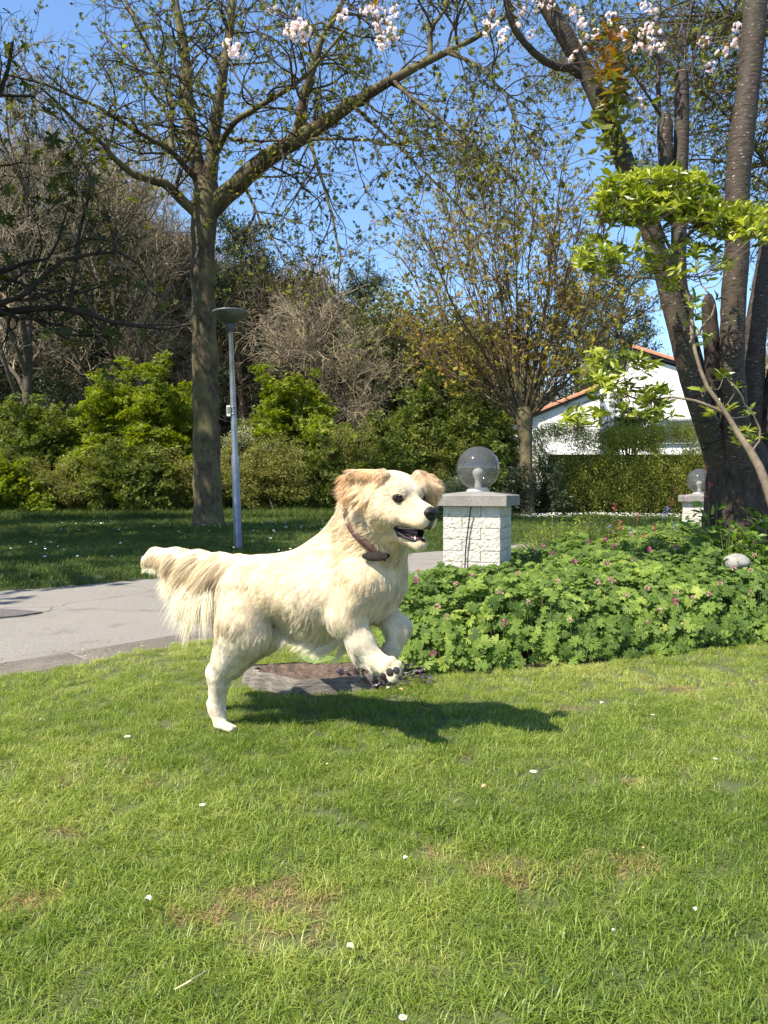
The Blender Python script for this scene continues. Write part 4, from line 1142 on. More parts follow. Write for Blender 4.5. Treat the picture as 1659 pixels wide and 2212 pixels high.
pine(1255, 43, 11.6, 4.0, .12, 'dark conifer seen through the right half of the maple crown', 14, 'conifer', 95)
pine(770, 40, 11.6, 2.8, .55, 'pine with a reddish trunk standing behind the rounded leafless tree', 6)
pine(170, 33, 8.5, 2.6, .10, 'dark evergreen tree at the left, between wood and bright green bush', 8, 'evergreen_tree')
pine(960, 42, 8.6, 3.2, .3, 'distant evergreen showing olive green through the left of the maple', 9, 'conifer')

# ---- out-of-frame trees at the left whose limbs reach in
def side_tree(x, y, seed, label, limbs, dens=1.0):
    rng = np.random.default_rng(seed); root = empty('oak_tree', (x, y, 0)); off_ = np.array([x, y, 0.])
    tag(root, label, 'tree')
    n = 16; tr = np.column_stack([np.cumsum(rng.normal(0, .05, n)), np.cumsum(rng.normal(0, .05, n)), np.linspace(-.1, 9, n)])
    rt = np.linspace(.36, .12, n); V, F, L = tubes(tr[None], rt[None], 14); MB().add(V, F).build('trunk', bark_dark, root, True)
    s0, r0 = spawn(rng, tr[None], rt[None], 20, (.32, 1), (3.2, 5.6), 1.05, 12, .09, .05, .4, .25)
    ex = []
    for l in limbs:
        p, r = limb(l, 12); ex.append((p - off_, r))
    if ex:
        s0 = np.concatenate([s0, np.stack([a for a, _ in ex])]); r0 = np.concatenate([r0, np.stack([b for _, b in ex])])
    for a, b in zip(s0, r0):
        V, F, L = tubes(a[None], np.maximum(b, .012)[None], 8); MB().add(V, F).build('limb', bark_dark, root, True)
    s1, r1 = spawn(rng, s0, np.minimum(r0, .07), int(8 * dens), (.2, 1), (1.0, 2.4), .85, 8, .15, .0, .55, .3)
    s2, r2 = spawn(rng, s1, r1, 5, (.2, 1), (.5, 1.3), .85, 6, .18, -.01, .6, .3)
    s3, r3 = spawn(rng, s2, r2, 2, (.2, 1), (.25, .6), .8, 4, .2, -.02, .7, .4)
    m = MB()
    for s_, r_, sd in ((s1, np.maximum(r1, .008), 4), (s2, np.maximum(r2, .006), 3), (s3, np.maximum(r3, .0045), 3)):
        V, F, L = tubes(s_, r_, sd); m.add(V, F)
    o = m.build('twigs', bark_dark, root); o['kind'] = 'stuff'
    lf = bpy.data.materials.get('oak_leaf') or mat_leaf('oak_leaf', [(0, (.05, .06, .015)), (1, (.14, .16, .03))], .5, .3, .35)
    pos = np.concatenate([s3[:, -1], s3[:, 2], s2[:, 3], s2[:, 5]])
    inview = (pos[:, 0] + x > -.52 * (pos[:, 1] + y)); pos = pos[~inview | (rng.random(len(pos)) < .12)]
    V, F, sh = leaves(rng, pos, rng.normal(size=pos.shape), rng.uniform(.10, .20, len(pos)), *PALM5, upbias=.5, jit=.5)
    o = MB().add(V, F, shade=sh).build('leaves', lf, root); o['kind'] = 'stuff'
D = 12.5
side_tree(-8.3, 11.2, 31, 'tree outside the left edge whose dark sinuous limbs reach in at mid height', [
    [(-260, 720, 11.5, 34), (-120, 690, 12, 26), (0, 676, D, 17), (60, 668, D, 15), (125, 664, D, 13), (165, 668, D, 12), (215, 690, D, 11), (280, 700, D, 9), (340, 712, D, 7), (415, 700, D + .2, 5)],
    [(150, 664, D, 9), (158, 610, D, 9), (164, 560, D, 8), (172, 500, D + .2, 7), (190, 430, D + .3, 6), (192, 370, D + .4, 4)],
    [(-240, 700, 11.3, 28), (-90, 668, 12, 22), (0, 655, D - .3, 14), (45, 640, D - .3, 13), (75, 620, D - .3, 11), (100, 590, D - .2, 9), (150, 556, D - .2, 8), (210, 548, D, 7), (270, 545, D, 6), (300, 570, D, 4), (330, 620, D, 3)],
    [(-200, 640, 11.3, 20), (-60, 600, 12, 14), (0, 590, D + .3, 10), (50, 568, D + .3, 9), (85, 565, D + .3, 8), (115, 550, D + .3, 6), (130, 500, D + .4, 5), (150, 440, D + .4, 3)]], 1.0)
side_tree(-9.8, 5.6, 32, 'tree well outside the left edge that shades the grass past the road', [], .9)
side_tree(-12.5, 14.5, 33, 'second tree outside the left edge shading the far grass', [], 1.2)
# ------------------------------------------------------------------ shrubs, hedge, distant wood
def clump(name, seed, n, rad, size, tmpl, m, upb=.6, flat=.8):
    r = np.random.default_rng(seed); c = r.normal(size=(n, 3)); c = nrm(c) * (rad * r.random(n) ** .4)[:, None]; c[:, 2] *= flat
    V, F, sh = leaves(r, c, nrm(c) + r.normal(size=(n, 3)) * .5, r.uniform(size * .7, size * 1.25, n), *tmpl, upbias=upb, jit=.3)
    return mesh_data(name, V, F, m, False, {'shade': sh})
LEAFM = {
    'bright': mat_leaf('hazel_leaf', [(0, (.085, .115, .012)), (.5, (.20, .25, .020)), (1, (.36, .40, .045))], .5, .35, .42, .25, True),
    'mid': mat_leaf('hawthorn_leaf', [(0, (.060, .085, .016)), (.5, (.130, .165, .026)), (1, (.25, .27, .05))], .5, .35, .38, .25, True),
    'dark': mat_leaf('holly_leaf', [(0, (.020, .032, .014)), (.6, (.050, .068, .028)), (1, (.10, .12, .05))], .4, .4, .15, .25, True),
    'olive': mat_leaf('bramble_leaf', [(0, (.085, .090, .024)), (.5, (.19, .195, .045)), (1, (.36, .34, .10))], .55, .3, .38, .25, True),
    'pale': mat_leaf('pale_leaf', [(0, (.10, .12, .05)), (.5, (.22, .24, .11)), (.8, (.34, .34, .20)), (1, (.62, .60, .45))], .5, .3, .3, .25, True),
    'hedge': mat_leaf('hedge_leaf', [(0, (.10, .125, .022)), (.5, (.24, .26, .042)), (1, (.42, .41, .08))], .5, .35, .28, .25, True)}
CL = {k: [clump(k + '_clump', 10 + i, 46, .32, s_, PALM5 if k in ('bright', 'mid') else OVAL if k in ('dark', 'pale') else DIAMOND, LEAFM[k], ub, .38) for i in range(3)]
      for k, s_, ub in (('bright', .098, .75), ('mid', .085, .6), ('dark', .10, .4), ('olive', .085, .45), ('pale', .11, .35))}
CL['hedge'] = [clump('hedge_clump', 40 + i, 90, .24, .05, OVAL, LEAFM['hedge'], .35) for i in range(3)]
stem_m = mat_plain('shrub_stem', (.11, .085, .055), .9, .2, ns=6)
def bush(name, px, d, pyt, hw, kind, label, seed, dep=1.4, dens=1.0, z0=0.0, group=None, cs=1.0):
    r = np.random.default_rng(seed); x = (px - CX) / FOC * d; Ht = P(px, pyt, d)[2] - z0; W = hw * d / FOC
    root = empty(name, (x, d, z0)); tag(root, label, 'bush', group)
    ns = int(30 * W * dep * dens / cs ** 2) + 12; kx = r.uniform(-1, 1, ns); ky = r.uniform(-1, 1, ns)
    bump_ = .78 + .44 * fbm(np.column_stack([kx * W * 1.3 + seed * 9, ky * dep]), seed, 1.0, 2)
    top = np.column_stack([kx * W, ky * dep, Ht * bump_ * (1 - .42 * kx ** 2 - .25 * ky ** 2) * r.uniform(.30, 1.0, ns) ** .6])
    top[:5, 0] *= .5; top[:5, 2] = Ht * r.uniform(.95, 1.1, 5)
    base_ = np.column_stack([kx * W * .55, ky * dep * .4, np.zeros(ns)]); nc = 9
    tq = r.uniform(.35, 1.0, (ns, nc))[..., None]
    arc = base_[:, None] * (1 - tq) + top[:, None] * tq; arc[..., 2] = top[:, None, 2] * (tq[..., 0] ** .75)
    pts = [(arc + r.normal(0, .17 * cs, (ns, nc, 3)) * [1, 1, .5]).reshape(-1, 3)]
    X = np.concatenate(pts); m_ = (X[:, 2] > .05); X = X[m_]; n = len(X)
    gn_scatter('foliage', X, np.column_stack([r.normal(0, .35, n), r.normal(0, .35, n), r.uniform(0, 6.28, n)]), cs * r.uniform(.6, 1.15, n), r.integers(0, 3, n),
               np.clip(fbm(X + x, seed, 1.3, 2) * 1.3 - .15 + r.normal(0, .12, n), 0, 1), CL[kind], root)
    m = MB(); k_ = 9
    a = np.column_stack([r.normal(0, W * .15, k_), r.normal(0, dep * .2, k_), np.zeros(k_)]); b = np.column_stack([r.uniform(-.75, .75, k_) * W, r.uniform(-.5, .5, k_) * dep, r.uniform(.55, .9, k_) * Ht])
    t_ = np.linspace(0, 1, 7)[None, :, None]; p = a[:, None] * (1 - t_) + b[:, None] * t_ + r.normal(0, .04, (k_, 7, 3)) * t_
    V, F, L = tubes(p, np.linspace(.035, .01, 7)[None].repeat(k_, 0), 6); MB().add(V, F).build('stems', stem_m, root)
    return root
bush('hazel_bush', 300, 25, 785, 142, 'bright', 'tallest bright green bush, left of the plane trunk', 1, 1.6, 1.0)
bush('hazel_bush', 385, 26.5, 850, 75, 'bright', 'bright green bush directly behind the left side of the plane trunk', 2, 1.2)
bush('hazel_bush', 632, 26, 808, 125, 'bright', 'rounded light green bush just right of the street lamp', 3, 1.6)
bush('hawthorn_bush', 80, 25, 870, 130, 'mid', 'dull green bush at the left edge of the picture', 4, 1.5)
bush('holly_bush', 160, 29, 745, 100, 'dark', 'very dark evergreen bush behind the left bushes', 5, 1.6, .8)
bush('holly_bush', 30, 30, 800, 110, 'dark', 'dark evergreen bush in the far left corner of the wood', 15, 1.6, .8)
bush('flowering_bush', 545, 25, 915, 80, 'pale', 'silvery pale bush with whitish leaves behind the lamp post', 6, 1.2, 1.1)
bush('hawthorn_bush', 960, 24.5, 815, 130, 'mid', 'wide mid green bush behind the head of the dog and the first globe', 7, 1.6)
bush('hawthorn_bush', 820, 26, 905, 80, 'mid', 'low mid green bush between the light green bush and the wide one', 8, 1.3)
bush('hawthorn_bush', 1075, 25.5, 900, 50, 'mid', 'narrow green bush just left of the maple trunk', 18, 1.0)
us = [(20, 1000, 100, 'bright'), (110, 990, 95, 'olive'), (200, 985, 95, 'olive'), (290, 960, 100, 'mid'), (380, 975, 90, 'olive'), (520, 965, 80, 'olive'), (600, 950, 95, 'olive'), (690, 960, 95, 'mid'), (760, 930, 95, 'olive'), (860, 945, 105, 'mid'), (950, 965, 90, 'olive'), (1040, 965, 85, 'mid'), (1110, 1010, 35, 'dark')]
wh = ['at the far left edge', 'second from the left edge', 'third from the left edge, with pale stems', 'under the tallest bright bush', 'just left of the plane trunk', 'between the plane trunk and the lamp post', 'just right of the lamp post', 'under the rounded light green bush', 'above the back of the dog', 'left of the dog\'s raised ear', 'behind the dog\'s head', 'left of the first globe lamp', 'at the foot of the maple']
for k, (x_, yt, hw, kd_) in enumerate(us):
    bush('undergrowth_shrub', x_, 23.3 + (k % 3) * .3, yt, hw, kd_, 'low scrubby shrub ' + wh[k], 50 + k, .8, 1.3, 0, 'low shrubs along the foot of the wood', .8)
# variegated plant behind the dog's head
bush('variegated_shrub', 985, 20, 1032, 34, 'pale', 'small cream and green shrub between the far ear of the dog and the first pillar', 70, .5, 1.4, 0, None, .55)

# clipped hedge
def hedge():
    r = np.random.default_rng(9); x0, x1 = P(1170, 1000, 24)[0], P(1800, 1000, 24)[0]; h = P(1300, 935, 24)[2]
    root = empty('clipped_hedge', ((x0 + x1) / 2, 24.6, 0)); tag(root, 'tall clipped dark green hedge standing before the white house', 'hedge')
    W = (x1 - x0) / 2; n = int(2 * W * h * 40); A1 = np.column_stack([r.uniform(-W, W, n), -.6 + r.normal(0, .07, n), r.uniform(.05, h, n)])
    n2 = int(2 * W * 1.2 * 18); A2 = np.column_stack([r.uniform(-W, W, n2), r.uniform(-.6, .6, n2), h + r.normal(0, .08, n2)])
    n3 = int(1.2 * h * 22); A3 = np.column_stack([-W + r.normal(0, .06, n3), r.uniform(-.6, .6, n3), r.uniform(.05, h, n3)])
    X = np.concatenate([A1, A2, A3]); X[:, 1] += .18 * (fbm(X, 5, .9, 2) - .5); X[:, 2] += .5 * (fbm(X[:, :2], 15, 1.0, 2) - .4) * (X[:, 2] > h * .8); n = len(X)
    gn_scatter('foliage', X, r.uniform(0, 6.28, (n, 3)), r.uniform(.7, 1.3, n), r.integers(0, 3, n), np.clip(fbm(X, 2, 1.1, 3) + r.normal(0, .12, n), 0, 1), CL['hedge'], root)
    v, f = box((0, .15, h / 2 - .3), (W - .4, .25, h / 2 - .35)); MB().add(v, f).build('woody_core', mat_plain('hedge_core', (.060, .062, .022), .95, .1, ns=5, amp=.5), root)
hedge()
bush('ivy_bush', 1190, 23.6, 985, 24, 'dark', 'narrow dark bush at the left end of the hedge beside the maple trunk', 71, .5, 1.4, 0, None, .6)
bush('climbing_shrub', 1365, 25.6, 845, 62, 'mid', 'loose green shrub rising over the hedge against the white wall', 72, .5, .50, 1.6, None, .5)

# distant wood as one mass
def twig_clump(k, n, rad, m):
    r = np.random.default_rng(300 + k); a = nrm(r.normal(size=(n, 3))) * (rad * .5 * r.random(n))[:, None]; d = nrm(r.normal(size=(n, 3)) + [0, 0, .6]) * r.uniform(.3, .9, n)[:, None] * rad
    p = np.stack([a, a + d * .5 + r.normal(0, .05, (n, 3)), a + d], 1); rr = np.tile(np.array([.016, .011, .005]), (n, 1)); V, F, L = tubes(p, rr, 3)
    sh = np.repeat(r.random(n), 9); return mesh_data('twig_clump', V, F, m, False, {'shade': sh})
tw_m = mat_leaf('wood_twigs', [(0, (.15, .115, .070)), (.5, (.31, .245, .155)), (1, (.46, .38, .26))], .9, .1, .0, .35, True)
gw_m = mat_leaf('wood_green', [(0, (.045, .052, .022)), (.5, (.11, .12, .045)), (1, (.22, .22, .085))], .7, .2, .2, .3, True)
srcw = [twig_clump(k, 120, 1.3, tw_m) for k in range(3)] + [clump('green_clump', 60 + k, 110, .95, .17, DIAMOND, gw_m, .4) for k in range(2)]
def far_wood():
    r = np.random.default_rng(77); prof = np.array([(-900, 380), (0, 420), (150, 470), (300, 520), (400, 610), (480, 680), (640, 690), (760, 735), (850, 740), (950, 745), (1080, 800), (1180, 850), (1300, 850), (1500, 870), (1600, 760), (1680, 650), (2400, 600)])
    n = 7500; d = r.uniform(31, 47, n); px = r.uniform(-500, 2150, n); yt = np.interp(px, prof[:, 0], prof[:, 1]); top = (1106 - 46 - yt) / FOC * 38 + .8 
    z = .2 + top * r.random(n) ** .85 * (1 + .25 * (fbm(np.column_stack([px / 60, d]), 3, 1, 2) - .5)); x = (px - CX) / FOC * d
    house = (px > 1130) & (d < 43); z = z[~house]; d = d[~house]; x = x[~house]; px = px[~house]; n = len(z)
    X = np.column_stack([x, d, z]); gr = fbm(X, 8, .16, 2) + np.where(z < 2.2, .14, 0); idx = np.where(gr > .56, r.integers(3, 5, n), r.integers(0, 3, n))
    gn_scatter('distant_wood', X, r.uniform(0, 6.28, (n, 3)) * [.2, .2, 1], r.uniform(.8, 1.5, n), idx, np.clip(fbm(X, 4, .3, 3) + r.normal(0, .1, n), 0, 1), srcw)
far_wood()

# ------------------------------------------------------------------ white house
def house():
    D = 31.0; root = empty('white_house', (P(1300, 1000, D)[0], D, 0), math.radians(-16)); o_ = np.array(root.location)
    tag(root, 'white house with orange tiled gable edges behind the hedge', 'house')
    t = NT('white_render'); t.base(t.ramp(t.noise(3, 6), [(.3, (.80, .80, .79)), (.7, (.87, .87, .86))])); t.b.inputs['Roughness'].default_value = .85; t.bump(t.noise(60, 5), .3, .01); wm = t.m
    tm = mat_plain('roof_tile', (.42, .19, .115), .75, .3, ns=2.5, amp=.35); dkm = mat_plain('roof_underside', (.10, .10, .11), .8); gm = mat_plain('window_glass', (.03, .035, .04), .08, .6); fm = mat_plain('grey_frame', (.32, .33, .34), .6)
    def prism(poly, d0, d1):
        a = [P(x, y, D) for x, y in poly]; k = len(a); V = [np.array([q[0], D + d0, q[2]]) for q in a] + [np.array([q[0], D + d1, q[2]]) for q in a]
        F = [np.array([[i, (i + 1) % k, k + (i + 1) % k, k + i] for i in range(k)])]
        V = np.array(V) - o_; m = MB(); m.add(V, F)
        cf = V[:k].mean(0); cb = V[k:].mean(0)
        V2 = np.vstack([V, cf, cb]); m2 = MB(); m2.add(V2, [F[0], np.array([[i, (i + 1) % k, 2 * k] for i in range(k)] + [[k + (i + 1) % k, k + i, 2 * k + 1] for i in range(k)])]); return m2
    prism([(1060, 1090), (1060, 930), (1100, 912), (1296, 838), (1296, 1090)], 0, 7).build('wall', wm, root)
    prism([(1292, 1090), (1292, 826), (1364, 790), (1364, 1090)], 1.2, 8).build('wall', wm, root)
    prism([(1362, 1090), (1362, 762), (1480, 806), (1700, 888), (1700, 1090)], .4, 9).build('wall', wm, root)
    def verge(p0, p1, d0, d1, th, n, name):
        a, b = P(*p0, D + d0), P(*p1, D + d0)
        v = np.array([a, b, b + [0, 0, -th], a + [0, 0, -th]]); w = v + [0, d1 - d0, 0]; V = np.vstack([v, w]) - o_
        MB().add(V, np.array([[0, 1, 2, 3], [7, 6, 5, 4], [0, 4, 5, 1], [3, 2, 6, 7], [1, 5, 6, 2], [0, 3, 7, 4]])).build(name, dkm, root)
        u = (b - a) / n; L_ = np.linalg.norm(u); ang = math.atan2(u[2], u[0])
        tv = []; 
        for k in range(9):
            th_ = math.pi * k / 8; tv.append((math.cos(th_) * .10, math.sin(th_) * .06))
        tv = tv + [(-.10, -.08), (.10, -.08)]; kk = len(tv)
        V = np.array([[-L_ * .53, y, z * .92] for y, z in tv] + [[L_ * .5, y, z * 1.06 + .012] for y, z in tv])
        F = [np.array([[i, (i + 1) % kk, kk + (i + 1) % kk, kk + i] for i in range(kk)]), np.array([list(range(kk))[::-1], [kk + i for i in range(kk)]])]
        me = mesh_data('tile', V, F, tm, False)
        for k in range(n):
            o = obj('tile', me, root, tuple(a + u * (k + .5) + [0, -.02, .02] - o_), (0, -ang, 0))
    verge((1058, 926), (1296, 834), -.12, 7, .16, 17, 'roof')
    verge((1360, 752), (1700, 880), .25, 9, .16, 24, 'roof')
    # narrow grey upright on the wall, dark window and door behind the shrub
    v, f = box(P(1303, 960, D + 1.1) - o_, (.09, .06, 2.3)); MB().add(v, f).build('grey_upright', fm, root)
    c = P(1338, 930, D + 1.15) - o_; w = MB(); v, f = box(c, (.62, .05, .62)); w = MB().add(v, f).build('window', fm, root); v, f = box(c + [0, -.04, 0], (.54, .03, .54)); MB().add(v, f).build('pane', gm, w)
    c = P(1440, 935, D + .35) - o_; v, f = box(c, (.9, .05, .5)); w = MB().add(v, f).build('window', fm, root); v, f = box(c + [0, -.04, 0], (.82, .03, .42)); MB().add(v, f).build('pane', gm, w)
house()
# ------------------------------------------------------------------ street lamp
def street_lamp():
    D = 10.2; b = ground(515, 1190); b = P(515, 1190, D); b[2] = 0.0
    root = empty('street_lamp', tuple(b)); root.rotation_euler = (0, -math.atan2(.092, 3.1), 0)
    tag(root, 'slim galvanised lamp post with a flat dish head, leaning slightly left before the plane trunk', 'street lamp')
    H_ = P(500, 668, D)[2]
    t = NT('galvanised'); c = t.ramp(t.noise(7, 6), [(.3, (.16, .165, .165)), (.7, (.30, .30, .30))]); t.base(c); t.b.inputs['Metallic'].default_value = .75; t.b.inputs['Roughness'].default_value = .38; gal = t.m
    s = D / FOC
    v, f = lathe([(.068, 0), (.068, .015), (.053, .02), (.051, 1.25), (.048, 1.27), (.040, 1.30), (.038, 2.0), (.028, H_ - .30), (.034, H_ - .29)], 24); MB().add(v, f).build('pole', gal, root, True)
    v, f = lathe([(.033, H_ - .30), (.042, H_ - .29), (.046, H_ - .24), (.060, H_ - .19), (.052, H_ - .185), (.001, H_ - .183)], 24); MB().add(v, f).build('collar', mat_plain('lamp_grey', (.05, .052, .055), .5, .4), root, True)
    v, f = lathe([(.050, H_ - .182), (.10, H_ - .165), (.16, H_ - .125), (.205, H_ - .080), (.222, H_ - .050)], 40); MB().add(v, f).build('diffuser', mat_plain('lamp_underside', (.07, .075, .06), .25, .5, ns=8, amp=.2), root, True)
    v, f = lathe([(.225, H_ - .052), (.232, H_ - .045), (.230, H_ - .030), (.15, H_ - .014), (.05, H_ - .004), (.04, H_ + .004), (.001, H_ + .005)], 40); MB().add(v, f).build('hood', mat_plain('lamp_hood', (.10, .105, .11), .4, .4, ns=6, amp=.2), root, True)
    zc = P(500, 888, D)[2]
    v, f = box((-.055, -.040, zc), (.026, .016, .072), 0, .004); p = MB().add(v, f).build('number_plate', mat_plain('plate_white', (.55, .57, .50), .5), root)
    v, f = box((-.055, -.058, zc + .01), (.017, .003, .040)); MB().add(v, f).build('green_panel', mat_plain('plate_green', (.10, .16, .10), .5), p)
    for k in (-.04, .05):
        v, f = lathe([(.0425, zc + k - .006), (.045, zc + k - .005), (.045, zc + k + .005), (.0425, zc + k + .006)], 24); MB().add(v, f).build('strap', gal, root, True)
street_lamp()

# ------------------------------------------------------------------ globe lamp pillars
def pillar():
    D = 4.8; W_ = .36; c = P(1038, 1200, D); c[2] = 0; c[1] += .14
    root = empty('lamp_pillar', tuple(c), -math.radians(20)); r = np.random.default_rng(8)
    t = NT('split_limestone'); 
    cc = t.ramp(t.noise(22, 8), [(.28, (.30, .26, .19)), (.42, (.50, .455, .375)), (.7, (.62, .58, .50))]); cc = t.mix(.25, cc, t.ramp(t.noise(150, 4), [(.38, (.16, .13, .09)), (.58, (.66, .63, .56))])); t.base(cc)
    t.b.inputs['Roughness'].default_value = .9; t.bump(t.noise(120, 6), .8, .006); lime = t.m
    mort = mat_plain('mortar', (.38, .34, .28), .95, .2, ns=40)
    v, f = box((0, 0, .345), (W_ / 2 - .012, W_ / 2 - .012, .345)); MB().add(v, f).build('mortar_core', mort, root)
    hgt = .070; n = 10
    def rough_block(lx, ly, lz, seed):
        r_ = np.random.default_rng(seed); m = MB(); 
        nx, nz = max(4, int(lx / .006)), 11
        # outer (front, -y) face rough; grid then sides
        gx, gz = np.meshgrid(np.linspace(-lx / 2, lx / 2, nx), np.linspace(-lz / 2, lz / 2, nz), indexing='ij')
        def face(rough, flip, tr):
            edge = np.minimum(np.minimum(gx + lx / 2, lx / 2 - gx), np.minimum(gz + lz / 2, lz / 2 - gz))
            p3 = np.stack([gx.ravel() + seed, gz.ravel(), np.zeros(gx.size)], 1)
            yy = -ly / 2 - .6 * rough * (np.clip(edge / .004, 0, 1).ravel() * (.12 + 1.5 * (fbm(p3, seed, 70, 3) - .5)))
            return np.column_stack([gx.ravel(), yy, gz.ravel()])
        V = face(.011, False, None); i = np.arange(nx - 1)[:, None] * nz; j = np.arange(nz - 1)[None]
        F = np.stack([i + j, i + nz + j, i + nz + j + 1, i + j + 1], -1).reshape(-1, 4)
        m.add(V, F)
        hx, hy, hz = lx / 2, ly / 2, lz / 2
        v8 = np.array([[-hx, -hy, -hz], [hx, -hy, -hz], [hx, hy, -hz], [-hx, hy, -hz], [-hx, -hy, hz], [hx, -hy, hz], [hx, hy, hz], [-hx, hy, hz]])
        m.add(v8, np.array([[0, 3, 2, 1], [4, 5, 6, 7], [2, 3, 7, 6]]))
        ny = int(ly / .007); gy, gz2 = np.meshgrid(np.linspace(-hy, hy, ny), np.linspace(-hz, hz, nz), indexing='ij')
        for sx in (1, -1):
            e2 = np.minimum(np.minimum(gy + hy, hy - gy), np.minimum(gz2 + hz, hz - gz2)); p3 = np.stack([gy.ravel() + seed * 3 + sx, gz2.ravel(), np.ones(gy.size)], 1)
            xx = sx * (hx + .0066 * np.clip(e2 / .004, 0, 1).ravel() * (.12 + 1.5 * (fbm(p3, seed, 70, 3) - .5))); ii = np.arange(ny - 1)[:, None] * nz
            m.add(np.column_stack([xx, gy.ravel(), gz2.ravel()]), np.stack([ii + j, ii + nz + j, ii + nz + j + 1, ii + j + 1], -1).reshape(-1, 4)[:, ::sx])
        return m.data('brick', lime, False)
    var = [rough_block(.238, .118, hgt - .003, 1 + k) for k in range(4)]
    for k in range(n):
        z = .006 + (k + .5) * hgt; fl = k % 2
        for s in range(4):
            a = s * math.pi / 2; sx = (-1 if fl else 1) * .062
            R = Matrix.Rotation(a, 3, 'Z'); p = R @ Vector((sx, -W_ / 2 + .060, z))
            obj('brick', var[r.integers(0, 4)], root, tuple(p), (0, 0, a + r.normal(0, .004)))
    # concrete cap: slab with a shallow pyramid top
    cw, z0, h = .228, .706, .068
    t = NT('concrete_cap'); cc = t.ramp(t.noise(9, 8), [(.3, (.15, .135, .115)), (.7, (.25, .23, .20))]); cc = t.mix(.3, cc, t.ramp(t.noise(160, 3), [(.4, (.12, .11, .10)), (.6, (.36, .34, .31))])); t.base(cc); t.b.inputs['Roughness'].default_value = .9; t.bump(t.noise(90, 6), .5, .003)
    b = .006; V = []
    for hw, z in ((cw, z0), (cw, z0 + h - b), (cw - b, z0 + h), (.075, z0 + h + .020)):
        V += [[-hw, -hw, z], [hw, -hw, z], [hw, hw, z], [-hw, hw, z]]
    F = [[3, 2, 1, 0], [12, 13, 14, 15]] + [[4 * k + i, 4 * k + (i + 1) % 4, 4 * k + 4 + (i + 1) % 4, 4 * k + 4 + i] for k in range(3) for i in range(4)]
    MB().add(V, np.array(F)).build('capstone', t.m, root)
    zt = z0 + h + .020
    R_ = .138
    v, f = lathe([(.075, zt - .004), (.075, zt + .010), (.062, zt + .020), (.060, zt + .026), (.001, zt + .027)], 32); base = MB().add(v, f).build('lamp_foot', mat_plain('lamp_foot_metal', (.34, .33, .31), .45, .5, ns=30, amp=.2), root, True)
    t = NT('smoked_glass'); gl = t.node('ShaderNodeBsdfGlossy'); gl.inputs['Roughness'].default_value = .04; gl.inputs['Color'].default_value = (1, 1, 1, 1)
    tr = t.node('ShaderNodeBsdfTransparent'); tr.inputs[0].default_value = (.56, .56, .56, 1); df = t.node('ShaderNodeBsdfDiffuse'); df.inputs[0].default_value = (.42, .42, .40, 1)
    lw = t.node('ShaderNodeLayerWeight'); lw.inputs[0].default_value = .5; frn = t.math('ADD', t.math('MULTIPLY', t.math('POWER', lw.outputs['Facing'], 4.0), .5), .05); m1 = t.node('ShaderNodeMixShader'); m1.inputs[0].default_value = .12; t.link(tr.outputs[0], m1.inputs[1]); t.link(df.outputs[0], m1.inputs[2])
    m2 = t.node('ShaderNodeMixShader'); t.link(frn, m2.inputs[0]); t.link(m1.outputs[0], m2.inputs[1]); t.link(gl.outputs[0], m2.inputs[2]); t.link(m2.outputs[0], t.out.inputs[0])
    a = np.linspace(-1.16, math.pi / 2, 26); v, f = lathe([(max(R_ * math.cos(q), 1e-4), zt + .024 + .128 + R_ * math.sin(q)) for q in a], 48)
    globe = MB().add(v, f).build('globe', t.m, root, True)
    bm = mat_plain('opal_bulb', (.80, .77, .68), .3, .5)
    z1 = zt + .026
    v, f = lathe([(.024, z1), (.021, z1 + .02), (.019, z1 + .035), (.022, z1 + .055), (.032, z1 + .075), (.036, z1 + .09), (.035, z1 + .104), (.026, z1 + .118), (.010, z1 + .126), (.0005, z1 + .127)], 24); MB().add(v, f).build('bulb', bm, root, True)
    # cable down the front
    q = resample(np.array([(.005, -cw + .02, z0 - .004), (.0, -W_ / 2 - .028, z0 - .03), (-.010, -W_ / 2 - .020, z0 - .10), (-.028, -W_ / 2 - .019, z0 - .24), (-.034, -W_ / 2 - .019, z0 - .36), (-.038, -W_ / 2 - .022, .1), (-.04, -W_ / 2 - .03, -.02)]), 24)
    v, f, _ = tubes(q[None], np.full((1, 24), .0045), 8); MB().add(v, f).build('cable', mat_plain('black_cable', (.015, .015, .017), .5), root, True)
    return root
pl = pillar(); tag(pl, 'near white brick pillar with a smoked globe lamp, right of the dog, black cable down its front', 'lamp pillar', 'globe lamp pillars at the drive')
p2 = copy_tree(pl); D2 = 9.0; p2.location = (P(1510, 1100, D2)[0], D2, -.03); p2['label'] = 'far white brick pillar with globe lamp, half hidden by the cherry trunk'
for ch in list(p2.children):
    if ch.name.startswith('cable'): bpy.data.objects.remove(ch)

